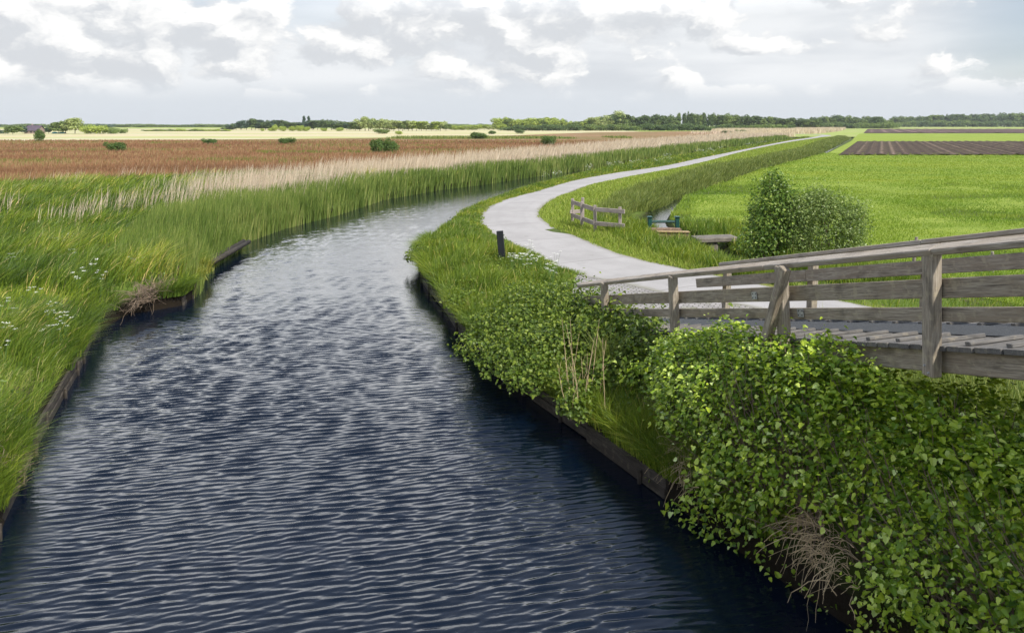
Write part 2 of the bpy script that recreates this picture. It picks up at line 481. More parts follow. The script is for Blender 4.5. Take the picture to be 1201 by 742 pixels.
PLs, PRs = smooth_poly(PL, 160), smooth_poly(PR, 160)
xPL = interp([(p[1], p[0]) for p in PLs])
xPR = interp([(p[1], p[0]) for p in PRs])
Ltab = [(-30, 2.5), (2, -4.0), (6, -5.1), (9.4, -6.06), (10.35, -6.5), (12.1, -7.25), (14.3, -8.05), (16.2, -8.75), (18.2, -9.6), (20.2, -9.75),
        (21, -8.75), (22.5, -8.9), (24.5, -9.7), (27.4, -10.4), (32.7, -11.1), (36.4, -10.8), (41.9, -9.5), (49.8, -8.5), (57.5, -5.6),
        (63, -2.4), (68, -0.2), (85, 8.3), (110, 19.5), (165, 46), (225, 76), (262, 95.5), (290, 101), (380, 86), (900, -40)]
Rtab = [(-30, 9.5), (2, 4.7), (5, 4.05), (6.2, 3.75), (7.5, 3.33), (8.25, 2.95), (8.9, 2.62), (10.35, 1.95), (11.2, 1.56), (12.5, 1.04), (13.4, .66), (14, .37), (18, -1.07), (20, -1.56),
        (22.85, -2.3), (23.9, -2.6), (26.9, -3.15), (33, -3.0), (37, -2.7), (41.5, -2.1), (49.2, -.4), (55, 1.2), (60, 3.0), (66.5, 5.4),
        (85, 13.5), (110, 25.5), (165, 52), (225, 81), (262, 95.6), (290, 101.1), (380, 86.1), (900, -39.9)]
xL, xR = interp(Ltab), interp(Rtab)
DRtab = [(-30, 9.2), (20, 8.6), (25, 7.9), (28, 7.5), (32.7, 6.75), (36, 7.0), (45.6, 9.75), (70, 21.3), (115, 45.2), (245, 105), (400, 175), (900, 400)]
DLtab = [(y, x - (1.5 if y < 60 else 2.2)) for y, x in DRtab]
xDR, xDL = interp(DRtab), interp(DLtab)


def ground_z(x, y):
    x = np.asarray(x, float); y = np.asarray(y, float)
    l, r, dl, dr = xL(y), xR(y), xDL(y), xDR(y)
    dist = np.where(x < l, l - x, np.where(x > r, x - r, 0))
    z = -0.32 * np.clip(1 - dist / 1.1, 0, 1) ** 1.5
    z = z + 0.05 * vnoise(x, y, 0.35, 1) * np.clip(dist / 2, 0, 1) * (y < 60)
    z = np.where((x > l) & (x < r), -1.4, z)
    depth = np.clip((y - 22) / 3, 0, 1) * 0.55
    mid, hw = (dl + dr) / 2, (dr - dl) / 2
    prof = np.clip(1.25 - np.abs(x - mid) / hw, 0, 0.8) / 0.8
    return z - depth * prof


# ------------------------------------------------------------------ ground
def build_ground():
    ys = [-30.0]
    while ys[-1] < 1500:
        y = ys[-1]
        ys.append(y + max(0.5 if y < 5 else 0.32, 0.022 * y))
    ys = np.array(ys); n = len(ys)
    cols = []
    l, r, dl, dr = xL(ys), xR(ys), xDL(ys), xDR(ys)
    big = 60 + 1.4 * np.abs(ys)
    def span(a, b, ts): return [a + (b - a) * t for t in ts]
    lt = 1 - np.linspace(1, 0, 26) ** 2.6
    cols += span(-big, l, lt[:-1])
    cols += [l, l + 0.10, (l + r) / 2, r - 0.10]
    cols += span(r, dl, np.linspace(0, 1, 26)[:-1] ** 1.3)
    cols += span(dl, dr, np.linspace(0, 1, 7)[:-1])
    cols += span(dr, dr + big, np.linspace(0, 1, 26) ** 2.6)
    X = np.array(cols).T                     # n x m
    Yg = np.repeat(ys[:, None], X.shape[1], 1)
    Z = ground_z(X, Yg)
    il = 25                                  # index of the left bank edge
    Z[:, il] = -0.32; Z[:, il + 1] = -1.4; Z[:, il + 2] = -1.4; Z[:, il + 3] = -1.4; Z[:, il + 4] = -0.32
    V = np.stack([X, Yg, Z], -1).reshape(-1, 3)
    m = X.shape[1]
    a = (np.arange(n - 1)[:, None] * m + np.arange(m - 1)[None]).ravel()
    Fc = np.stack([a, a + 1, a + m + 1, a + m], -1)
    tag(link('ground', mesh_np('ground', V, [Fc], smooth=True), M['soil']), kind='structure')


build_ground()


def sheet(name, rows, mat, z, nx=24, label=None):
    """a field lying on the ground: rows of (Y, x0, x1)"""
    t = np.array(rows, float)
    Y0, Y1 = t[0, 0], t[-1, 0]
    ys = np.exp(np.linspace(math.log(Y0), math.log(Y1), 60))
    x0, x1 = np.interp(ys, t[:, 0], t[:, 1]), np.interp(ys, t[:, 0], t[:, 2])
    u = np.linspace(0, 1, nx)
    X = x0[:, None] * (1 - u) + x1[:, None] * u
    V = np.stack([X, np.repeat(ys[:, None], nx, 1), np.full_like(X, z)], -1).reshape(-1, 3)
    a = (np.arange(59)[:, None] * nx + np.arange(nx - 1)[None]).ravel()
    Fc = np.stack([a, a + 1, a + nx + 1, a + nx], -1)
    return tag(link(name, mesh_np(name, V, [Fc]), mat), kind='structure')


# left: the red sorrel meadow and the pale straw fields behind it
redR = interp([(36, -50), (44, -44), (52, -31), (60, -25), (70, -20), (85, -8), (110, 4), (190, 40), (300, 85), (420, 84), (600, 40)])
ys = np.array([38, 44, 52, 60, 70, 85, 110, 150, 190, 240, 300, 430])
far_edge = lambda x: np.interp(x, [-600, -120, -80, -47, -6, 40, 90], [190, 192, 205, 222, 262, 380, 430])
sheet('far_land', [(250, -600, 800), (1500, -2200, 2200)], M['far_land'], 0.012)
sheet('straw_field', [(150, -400, -1), (300, -700, 30), (430, -900, 70), (640, -1200, 40)], M['straw_floor'], 0.03, 40)


def red_field():
    nx, ny = 60, 70
    V = []
    for j in range(ny):
        for i in range(nx):
            u, v = i / (nx - 1), j / (ny - 1)
            # u runs along the far edge from left to right
            xf = -420 + 515 * u
            yf = far_edge(xf)
            yn = np.interp(xf, [-420, -120, -60, -44, -31, -25, -20, -8, 4, 40, 85, 95], [36, 37, 42, 44, 52, 60, 70, 85, 110, 190, 300, 400])
            yn = min(yn, yf - 1)
            V.append((xf, yn + (yf - yn) * v ** 1.5 + 2.5 * math.sin(xf * .11) * v, 0.055))
    a = (np.arange(ny - 1)[:, None] * nx + np.arange(nx - 1)[None]).ravel()
    Fc = np.stack([a, a + 1, a + nx + 1, a + nx], -1)
    tag(link('sorrel_meadow', mesh_np('sorrel_meadow', V, [Fc]), M['meadow_floor']), kind='structure')


red_field()
# right: pasture, ploughed land, light green strip, far ploughed land
dx = lambda Y: float(xDR(Y))
sheet('pasture', [(15, 14, 90), (22, 9.4, 90), (28, 8.2, 100), (33, 7.4, 110), (45.6, 10.2, 120), (70, 21.8, 140), (115, 45.8, 190), (190, 81, 260), (235, 101, 300), (330, 144, 420)],
      M['pasture_floor'], 0.02, 40)


def ploughed(name, corners, mat, z, along, period, amp):
    """ridges running along the direction 'along'"""
    (ax, ay) = along
    L = math.hypot(ax, ay); ax /= L; ay /= L
    Y0, Y1, xa0, xa1, width = corners
    nr, nc = 40, int(width / period) * 6
    g = np.random.default_rng(3)
    i = np.arange(nc + 1)
    ridge = 0.5 - 0.5 * np.cos(2 * math.pi * i / 6)
    fam = np.repeat(g.uniform(0.5, 1.3, nc // 6 + 2), 6)[:nc + 1]
    pale = np.repeat(g.uniform(0.3, 1.0, nc // 6 + 2), 6)[:nc + 1]
    V, att = [], []
    for j in range(nr):
        v = j / (nr - 1)
        Y = Y0 + (Y1 - Y0) * v + (g.normal(0, 0.35, nc + 1) if j == 0 else 0)
        x = xa0 + (xa1 - xa0) * v + i * period / 6 / ay
        h = ridge * fam * g.uniform(.7, 1.15, nc + 1)
        V.append(np.stack([x, np.broadcast_to(Y, x.shape), z + amp * h], -1)); att.append(ridge ** 2 * pale * g.uniform(.5, 1, nc + 1))
    m = nc + 1
    a = (np.arange(nr - 1)[:, None] * m + np.arange(m - 1)[None]).ravel()
    Fc = np.stack([a, a + 1, a + m + 1, a + m], -1)
    tag(link(name, mesh_np(name, np.concatenate(V), [Fc], {'gx': np.concatenate(att)}), mat), kind='structure')


ploughed('ploughed_field', (105, 185, 43.0, 80.2, 230), M['plough'], 0.06, (0.456, 0.89), 1.45, 0.16)
sheet('grass_strip', [(187, 81, 520), (330, 146, 760)], M['pasture_floor'], 0.04, 40)
ploughed('far_ploughed_field', (340, 600, 150, 268, 700), M['plough_far'], 0.10, (0.456, 0.89), 6.0, 0.25)
sheet('far_meadow', [(605, 150, 1400), (1100, 200, 2200)], M['far_land'], 0.05)


# path, verges
def build_path():
    n = len(PLs)
    d = np.concatenate([[0], np.cumsum(np.hypot(*np.diff((PLs + PRs) / 2, axis=0).T))])
    V, g, gy = [], [], []
    for k in range(n):
        a, b = PLs[k], PRs[k]
        gy += [1, 1, .33, .33, 1, 1]
        jit = 0.03 * mnoise.noise((d[k] * .9, 3.1, 0)) if d[k] < 80 else 0
        for (p, z) in ((a, -0.08), (a, 0.035), ((a * 2 + b) / 3, 0.05), ((a + 2 * b) / 3, 0.05), (b, 0.035), (b, -0.08)):
            V.append((p[0] + (jit if p is a else -jit if p is b else 0), p[1], z)); g.append(d[k])
    a = (np.arange(n - 1)[:, None] * 6 + np.arange(5)[None]).ravel()
    Fc = np.stack([a, a + 1, a + 7, a + 6], -1)
    tag(link('cycle_path', mesh_np('cycle_path', V, [Fc], {'gx': g, 'gy': gy}), M['path']), kind='structure')


build_path()


def poly_sheet(name, pts, mat, z):
    me = bpy.data.meshes.new(name)
    me.from_pydata([(x, y, z) for x, y in pts], [], [list(range(len(pts)))])
    me.update()
    return tag(link(name, me, mat), kind='structure')


poly_sheet('paved_apron', [(1.75, 22.0), (1.4, 19.5), (1.2, 17.0), (1.35, 15.6), (3.8, 16.2), (6.2, 16.4), (5.5, 18.3), (3.9, 19.7), (2.95, 21.0)], M['pavers'], 0.03)
sheet('path_verge', [(17.5, 8.6, 9.0), (22.5, 4.7, 7.0), (26, 2.6, 6.2), (32, 1.2, 5.2), (37, 1.3, 5.4), (45, 2.4, 8.0), (60, 7.5, 14.2), (85, 18.2, 26), (120, 34, 44.5),
                     (165, 56, 66), (235, 90, 98)], M['verge_floor'], 0.014, 12)


# ------------------------------------------------------------------ the air over the wide fields
def haze():
    m = bpy.data.materials.new('haze'); m.use_nodes = True
    t = NT(m.node_tree)
    v = t.n('ShaderNodeVolumePrincipled', {'Color': (0.90, 0.94, 1.0, 1), 'Density': 0.00013, 'Anisotropy': 0.2})
    t.n('ShaderNodeOutputMaterial', {'Volume': v.outputs[0]})
    me = bpy.data.meshes.new('haze')
    x, y0, y1, z0, z1 = 2700, -80, 1650, -3.0, 24
    me.from_pydata([(-x, y0, z0), (x, y0, z0), (x, y1, z0), (-x, y1, z0), (-x, y0, z1), (x, y0, z1), (x, y1, z1), (-x, y1, z1)], [],
                   [(0, 3, 2, 1), (4, 5, 6, 7), (0, 1, 5, 4), (1, 2, 6, 5), (2, 3, 7, 6), (3, 0, 4, 7)])
    me.update()
    tag(link('haze', me, m), kind='stuff')


haze()


# ------------------------------------------------------------------ water
def build_water():
    ys = [-25.0]
    while ys[-1] < 400:
        y = ys[-1]
        if y < 5: st = 0.6
        elif y < 60: st = max(0.012, 0.0015 * y)
        else: st = 0.012 * y
        ys.append(y + st)
    ys = np.array(ys)
    l, r = xL(ys) - 0.06, xR(ys) + 0.06
    m = 380
    u = np.linspace(0, 1, m)
    X = l[:, None] * (1 - u) + r[:, None] * u
    Y = np.repeat(ys[:, None], m, 1)
    Z = np.full_like(X, -0.62)
    amp0 = np.interp(Y, [4, 6, 9, 13, 22, 45, 80], [0, 0.58, 0.76, 0.90, 0.62, 0.28, 0.0])
    # wind ripples with short crests
    g = np.random.default_rng(5)
    S = np.zeros_like(X)
    for k in range(54):
        lam = 0.064 + 0.120 * g.random() ** 1.2
        th = R(-75) + g.normal(0, 0.17)
        kx, ky = 2 * math.pi / lam * math.cos(th), 2 * math.pi / lam * math.sin(th)
        a = 0.048 * lam / 6.28 * min(1, (lam / 0.10)) ** .5
        ph = g.random() * 6.28
        S += a * np.sin(kx * X + ky * Y + ph + 1.1 * vnoise(X, Y, 0.7, k % 7))
    for k in range(6):
        lam = 0.6 + 0.9 * g.random()
        th = R(-80) + g.normal(0, 0.5)
        kx, ky = 2 * math.pi / lam * math.cos(th), 2 * math.pi / lam * math.sin(th)
        S += 0.0010 * np.sin(kx * X + ky * Y + g.random() * 6.28)
    gust = 0.95 + 0.20 * vnoise(X, Y, 0.33, 3) + 0.08 * vnoise(X, Y, 0.9, 4)
    edge = np.clip(np.minimum(X - l[:, None], r[:, None] - X) / 1.3, 0.35, 1)
    S = S * np.clip(gust, 0.3, 1.5) * edge * amp0
    S = S + 26.0 * np.abs(S) * S               # sharper crests
    Z += S
    V = np.stack([X, Y, Z], -1).reshape(-1, 3)
    n = len(ys)
    a = (np.arange(n - 1)[:, None] * m + np.arange(m - 1)[None]).ravel()
    Fc = np.stack([a, a + 1, a + m + 1, a + m], -1)
    tag(link('water', mesh_np('canal_water', V, [Fc], smooth=True), M['water']), kind='structure')
    ys = np.linspace(24, 240, 60)
    V = []
    for y in ys:
        V += [(float(xDL(y)) + 0.15, y, -0.30), (float(xDR(y)) - 0.15, y, -0.30)]
    a = np.arange(59) * 2
    tag(link('ditch_water', mesh_np('ditch_water', V, [np.stack([a, a + 1, a + 3, a + 2], -1)]), M['water']), kind='structure')


build_water()


# ------------------------------------------------------------------ blades
def scatter(n, Y0, Y1, lo, hi, power=2.0):
    """points between lo(Y) and hi(Y), thinner with the distance"""
    yy = np.exp(np.linspace(math.log(Y0), math.log(Y1), 400))
    wid = np.clip(hi(yy) - lo(yy), 0, None)
    pdf = wid / yy ** power
    cdf = np.concatenate([[0], np.cumsum((pdf[1:] + pdf[:-1]) / 2 * np.diff(yy))])
    Y = np.interp(rng.random(n) * cdf[-1], cdf, yy)
    X = lo(Y) + (hi(Y) - lo(Y)) * rng.random(n)
    return X, Y


def blades(name, X, Y, H, W, mat, lean=0.35, wind=(0.5, 0.1), segs=3, tint=None, Zb=None, curl=1.8, parent=None, kind='stuff', taper=1.0):
    n = len(X)
    Zb = ground_z(X, Y) if Zb is None else Zb
    az = rng.random(n) * 2 * math.pi
    bend = lean * (0.4 + 0.9 * rng.random(n))
    ldx = np.cos(az) * bend + wind[0] * (0.6 + 0.8 * rng.random(n))
    ldy = np.sin(az) * bend + wind[1]
    fa = rng.random(n) * math.pi
    # mostly broad side to the light, with every turn mixed in
    wx, wy = np.cos(fa), np.sin(fa)
    t = np.linspace(0, 1, segs + 1)
    V = np.zeros((n, 2 * segs + 1, 3), np.float32)
    for k in range(segs + 1):
        tk = t[k]
        cx = X + H * ldx * tk ** curl
        cy = Y + H * ldy * tk ** curl
        cz = Zb + H * tk * (1 - 0.28 * np.minimum(np.hypot(ldx, ldy), 1.2) * tk)
        if k < segs:
            hw = W * 0.5 * (1 - tk * 0.75 * taper)
            V[:, 2 * k] = np.stack([cx - wx * hw, cy - wy * hw, cz], -1)
            V[:, 2 * k + 1] = np.stack([cx + wx * hw, cy + wy * hw, cz], -1)
        else:
            V[:, 2 * k] = np.stack([cx, cy, cz], -1)
    base = (np.arange(n) * (2 * segs + 1))[:, None]
    quads = np.concatenate([base + np.array([2 * k, 2 * k + 1, 2 * k + 3, 2 * k + 2]) for k in range(segs - 1)]) if segs > 1 else np.zeros((0, 4), int)
    tris = base + np.array([2 * segs - 2, 2 * segs - 1, 2 * segs])
    if tint is None: tint = np.clip(rng.normal(0.45, 0.22, n), 0, 1)
    tv = np.repeat(np.clip(tint, 0, 1)[:, None], 2 * segs + 1, 1).ravel()
    fl = [quads, tris] if segs > 1 else [tris]
    o = link(name, mesh_np(name, V.reshape(-1, 3), fl, {'tint': tv}), mat, parent)
    if kind: tag(o, kind=kind)
    return o


# left bank: tall wind-blown grass
lo = lambda Y: -(0.72 * Y + 6)
X, Y = scatter(120000, 7.5, 62, lo, lambda Y: xL(Y) - 0.04)
cl = vnoise(X, Y, 0.30, 2) + 0.5 * vnoise(X, Y, 0.9, 6)
dl_ = xL(Y) - X
lawn = (np.hypot((X + 13.5) / 3.5, (Y - 17.5) / 2.6) < 1) | (np.hypot((X + 9.2) / 1.6, (Y - 12) / 2.0) < 1)
keep = (rng.random(len(X)) < np.where(lawn, 0.6, 1)) & (X < redR(Y) * 0 + 1e9)
keep &= ~((Y > 20.2) & (Y < 24.8) & (dl_ < 1.0) & (rng.random(len(X)) < 0.5))
keep &= ~((Y > 44) & (X < np.interp(Y, [44, 52, 62], [-44, -33, -24])))
H = (0.60 + 0.26 * cl + 0.25 * rng.random(len(X)) + 0.22 * vnoise(X, Y, 1.5, 27)) * np.clip(0.36 + dl_ / 1.8, 0.36, 1)
H = np.where(lawn, 0.22 + 0.1 * rng.random(len(X)), np.clip(H, 0.25, 1.25))
tint = np.clip(0.42 + 0.34 * cl + 0.22 * vnoise(X, Y, 1.5, 27) + rng.normal(0, 0.22, len(X)), 0, 0.95) + np.where(lawn, 0.28, 0)
tint = np.where(rng.random(len(X)) < 0.030, 1.0, np.clip(tint, 0, 0.93))
k = keep
blades('tall_grass', X[k], Y[k], H[k], np.maximum(0.011, 0.00125 * Y[k]), M['tall_grass'], 0.38, (0.55, 0.12), 3, tint[k])

# green reeds standing along the left edge
X, Y = scatter(42000, 22, 240, lambda Y: xL(Y) - np.interp(Y, [22, 34, 60, 120], [2.2, 3.6, 3.4, 3.2]), lambda Y: xL(Y) + np.interp(Y, [22, 28], [0.1, 0.45]), 1.8)
k = rng.random(len(X)) < np.interp(Y, [22, 30], [0.35, 1.0])
X, Y = X[k], Y[k]
blades('green_reeds', X, Y, (0.72 + 0.5 * rng.random(len(X)) + 0.20 * vnoise(X, Y, 0.4, 31)) * np.interp(Y, [22, 34, 60], [0.75, 1.0, 0.9]), np.maximum(0.014, 0.0011 * Y), M['green_reed'], 0.12, (0.10, 0), 3,
       np.clip(rng.normal(0.5, 0.25, len(X)) + 0.2 * vnoise(X, Y, 0.5, 33), 0, 1), Zb=np.maximum(ground_z(X, Y), -0.7))
# dry reeds behind them
X, Y = scatter(62000, 33, 330, lambda Y: xL(Y) - np.interp(Y, [33, 45, 70, 200], [4.5, 11, 16, 23]), lambda Y: xL(Y) - np.interp(Y, [33, 60, 200], [0.9, 0.9, 1.2]), 1.6)
dn = vnoise(X, Y, 0.22, 8)
k = rng.random(len(X)) < np.interp(Y, [33, 42, 52], [0.25, 0.55, 1.0]) * np.clip(0.75 + 0.7 * dn + 0.4 * vnoise(X, Y, 0.9, 51), 0.06, 1) * np.clip((xL(Y) - X - 0.8) / 3.0, 0.12, 1) * np.clip((np.interp(Y, [33, 45, 70, 200], [4.5, 11, 16, 23]) - (xL(Y) - X)) / np.interp(Y, [33, 60], [3.5, 5.0]), 0.03, 1) * np.interp(Y, [36, 62], [0.35, 1])
X, Y = X[k], Y[k]
blades('dry_reeds', X, Y, 1.05 + 0.65 * rng.random(len(X)) + 0.2 * vnoise(X, Y, 0.5, 52), np.maximum(0.014, 0.00075 * Y), M['dry_reed'], 0.10, (0.16, 0), 3)
X, Y = scatter(15000, 285, 560, lambda Y: np.interp(Y, [285, 380, 560], [80, 95, 150]), lambda Y: np.interp(Y, [285, 330, 420, 560], [84, 128, 172, 235]), 1.2)
k = ~((X > xL(Y) - 0.5) & (X < xPR(Y) + 1.5) & (Y < 380))
X, Y = X[k], Y[k]
blades('far_dry_reeds', X, Y, 1.4 + 0.8 * rng.random(len(X)), np.maximum(0.1, 0.0009 * Y), M['dry_reed'], 0.10, (0.16, 0), 2)
# stray dry stalks at the far edge of the grass
X, Y = scatter(2600, 30, 62, lambda Y: -(0.66 * Y + 2), lambda Y: xL(Y) - 6)
k = (vnoise(X, Y, 0.25, 9) > 0.25) & ~((Y > 46) & (X < -36))
blades('dry_stalks', X[k], Y[k], 0.9 + 0.5 * rng.random(k.sum()), np.full(k.sum(), 0.03), M['dry_reed'], 0.12, (0.2, 0), 3)

# sorrel stalks over the red field
X, Y = scatter(95000, 42, 190, lambda Y: -(0.70 * Y + 8), redR, 2.0)
k = ~((Y < 60) & (X > np.interp(Y, [42, 52, 60], [-46, -34, -26])))
X, Y = X[k], Y[k]
pn = vnoise(X * 0.25, Y, 0.09, 4) + 0.6 * vnoise(X * .3, Y, 0.35, 5) + np.interp(Y, [44, 70], [0.45, 0])
tn = np.clip(0.40 + 0.36 * vnoise(X * .3, Y, 0.16, 15) + rng.normal(0, 0.2, len(X)) + np.where((pn > 0.42) & (rng.random(len(X)) < 0.75), 0.6, 0), 0, 1)
strip = (X > -37) & (X < -19) & (np.abs(Y - 112 - 1.5 * np.sin(X)) < 3) & (rng.random(len(X)) < 0.85)
tn = np.where(strip, 1.0, tn)
blades('sorrel_stalks', X, Y, 0.35 + 0.3 * rng.random(len(X)), np.maximum(0.03, 0.0010 * Y), M['sorrel'], 0.25, (0.1, 0), 2, tn)

X, Y = scatter(5000, 216, 240, lambda Y: Y * 0 - 34, lambda Y: Y * 0 + 34)
k = vnoise(X, Y, 0.06, 81) > -0.5
blades('rush_strip', X[k], Y[k], 0.5 + 0.4 * rng.random(k.sum()), np.full(k.sum(), 0.25), M['ditch_grass'], 0.3, (0.1, 0), 2)

# right verge between canal and path (and bridge)
rampX = lambda Y: 5.78 - 0.268 * Y
def vhi(Y): return np.where(Y > 21.9, xPL(Y) + 0.10 + 0.10 * np.sin(Y * 3.1) * np.sin(Y * 1.3), np.where(Y > 16.2, np.interp(Y, [16.2, 19.5, 21.9], [1.3, 1.45, 1.75]), rampX(Y) + 0.2))
X, Y = scatter(95000, 8.6, 240, lambda Y: xR(Y) + 0.0, vhi, 1.9)
dp = vhi(Y) - X
cl = vnoise(X, Y, 0.45, 12)
H = (0.36 + 0.15 * cl + 0.12 * vnoise(X, Y, 1.4, 14) + 0.26 * rng.random(len(X))) * np.clip(0.30 + dp / 1.6, 0.3, 1.0)
H *= np.interp(Y, [24, 36, 62, 75], [1, 0.65, 0.55, 1])
H *= np.where((np.abs(X + 0.35) < 0.5) & (Y > 21.5) & (Y < 24.4), 0.45, 1)
tn = np.clip(0.44 + 0.15 * cl + rng.normal(0, 0.18, len(X)) + np.where(dp < 0.5, 0.12, 0), 0, 0.93)
tn = np.where(rng.random(len(X)) < 0.04, 1.0, tn)
blades('verge_grass', X, Y, H, np.maximum(0.010, 0.0011 * Y), M['verge_grass'], 0.45, (0.25, 0), 3, tn)

# mown verge on the other side of the path
X, Y = scatter(60000, 16.5, 240, lambda Y: xPR(Y) - 0.08 - 0.08 * np.sin(Y * 2.7) * np.sin(Y * 1.1), lambda Y: np.maximum(xDL(Y) - 1.2, xPR(Y) + 0.03), 1.9)
dp = xDL(Y) - 1.2 - X
blades('mown_grass', X, Y, (0.12 + 0.12 * rng.random(len(X))) * np.clip(0.5 + (X - xPR(Y)), 0.5, 1.4), np.maximum(0.014, 0.0011 * Y), M['mown_grass'], 0.5, (0.1, 0), 2)
# rough grass round the culvert
X, Y = scatter(26000, 20, 33, lambda Y: np.interp(Y, [20, 24, 28, 33], [7.2, 4.9, 3.8, 3.2]), lambda Y: np.interp(Y, [20, 26, 33], [10.5, 10.0, 9.0]), 2)
bad = (Y > 27.6) & (Y < 30.2) & (X > 5.1) & (X < 7.9)
bad |= (X > xDL(Y) + 0.1) & (X < xDR(Y) - 0.1)
X, Y = X[~bad], Y[~bad]
H = 0.28 + 0.3 * rng.random(len(X)) + 0.12 * vnoise(X, Y, 0.7, 2)
blades('rough_grass', X, Y, H, np.maximum(0.014, 0.0011 * Y), M['verge_grass'], 0.45, (0.15, 0), 3)
X, Y = scatter(30000, 4.6, 17.5, lambda Y: rampX(Y) + 0.5, lambda Y: np.where(Y < 16.2, np.interp(Y, [4, 7, 10.7, 15.3, 16.2], [18, 12.4, 9.9, 6.9, 6.6]), rampX(Y) + 0.6), 1.5)
blades('undergrowth', X, Y, 0.35 + 0.35 * rng.random(len(X)), np.full(len(X), 0.014), M['ditch_grass'], 0.5, (0.1, 0), 3)
X, Y = scatter(16000, 8, 24, lambda Y: np.interp(Y, [8, 12.3, 16, 19.6, 22.9], [15.3, 12.1, 9.6, 7.3, 5.2]), lambda Y: np.interp(Y, [8, 24], [19, 13]), 1.5)
blades('undergrowth', X, Y, 0.15 + 0.2 * rng.random(len(X)), np.full(len(X), 0.016), M['verge_grass'], 0.5, (0.1, 0), 3)
Y = rng.uniform(7, 25.5, 7500); Y = Y[vnoise(Y, Y * 0, 0.8, 43) + 0.4 * vnoise(Y, Y * 0, 3.0, 44) > -0.1]; X = xL(Y) + rng.uniform(-0.25, 0.10, len(Y))
blades('edge_grass', X, Y, 0.30 + 0.40 * rng.random(len(Y)), np.maximum(0.010, 0.001 * Y), M['tall_grass'], 0.45, (0.75, -0.1), 3, np.clip(rng.normal(0.4, 0.25, len(Y)), 0, 0.95), np.full(len(Y), -0.34), curl=2.2)
Y = rng.uniform(10.0, 30, 20000); Y = Y[(vnoise(Y, Y * 0, 1.1, 41) + 0.3 * vnoise(Y, Y * 0, 4.0, 42) > -0.35) | (rng.random(len(Y)) < 0.25)]; X = xR(Y) + rng.uniform(-0.10, 0.25, len(Y))
blades('edge_grass', X, Y, 0.28 + 0.40 * rng.random(len(Y)), np.maximum(0.010, 0.001 * Y), M['verge_grass'], 0.75, (-0.25, -0.05), 3, np.clip(rng.normal(0.4, 0.25, len(Y)), 0, 0.95), np.full(len(Y), -0.32), curl=2.2)
# tall grass on the ditch bank
X, Y = scatter(42000, 33, 245, lambda Y: xDL(Y) - np.interp(Y, [33, 60, 200], [1.7, 2.2, 3.0]), lambda Y: xDL(Y) + np.interp(Y, [33, 37, 44, 200], [-0.45, -0.35, 0.8, 1.6]), 1.7)
blades('ditch_bank_grass', X, Y, (0.45 + 0.35 * rng.random(len(X)) + 0.15 * vnoise(X, Y, 0.5, 8)), np.maximum(0.02, 0.00105 * Y), M['ditch_grass'], 0.42, (0.2, 0), 3)
# pasture
X, Y = scatter(150000, 17, 112, lambda Y: np.maximum(xDR(Y) + 0.1, np.where(Y < 22, 11.5, 0)), lambda Y: np.maximum(0.72 * Y + 3, xDR(Y) + 1), 2.0)
cl = vnoise(X * 0.4, Y * 1.6, 0.45, 3)
dd = np.clip((X - xDR(Y)) / 1.5, 0, 1)
blades('pasture_grass', X, Y, (0.08 + 0.09 * rng.random(len(X)) ** 2 + 0.04 * cl + 0.03 * (vnoise(X, Y, 1.3, 19) > 0.45)) * (1.8 - 0.8 * dd), np.maximum(0.018, 0.0011 * Y), M['pasture_grass'], 0.55, (0.2, 0), 2,
       np.clip(0.45 + 0.30 * cl + 0.20 * vnoise(X * 0.25, Y, 0.14, 71) + rng.normal(0, 0.075, len(X)), 0, 1))


# ------------------------------------------------------------------ leaves
LOBED = (np.array([(0, 0), (-.27, -.03), (-.47, .27), (-.33, .45), (-.30, .68), (0, 1.0), (.30, .68), (.33, .45), (.47, .27), (.27, -.03)]),
         [(0, 1, 2, 3), (0, 3, 4, 5), (0, 5, 6, 7), (0, 7, 8, 9)])
OVAL = (np.array([(0, 0), (-.28, .45), (0, 1.0), (.28, .45)]), [(0, 1, 2), (0, 2, 3)])


def leaves_mesh(name, Pt, Nn, size, shape, tint, curl=0.5):
    n = len(Pt)
    Nn = Nn / np.linalg.norm(Nn, axis=1, keepdims=True)
    r = rng.normal(size=(n, 3)); r[:, 2] -= 0.5
    T = np.cross(Nn, np.cross(r, Nn)); T /= np.linalg.norm(T, axis=1, keepdims=True) + 1e-9
    B = np.cross(T, Nn)
    pts, fcs = shape
    k = len(pts)
    V = np.zeros((n, k, 3), np.float32)
    for i, (u, v) in enumerate(pts):
        h = -curl * (abs(u) * -0.55 + 0.35 * v * v)
        V[:, i] = Pt + size[:, None] * (B * u + T * (v - 0.4) + Nn * h)
    base = (np.arange(n) * k)[:, None]
    byk = {}
    for f in fcs: byk.setdefault(len(f), []).append(base + np.array(f))
    return mesh_np(name, V.reshape(-1, 3), [np.concatenate(v) for v in byk.values()], {'tint': np.repeat(np.clip(tint, 0, 1), k)})


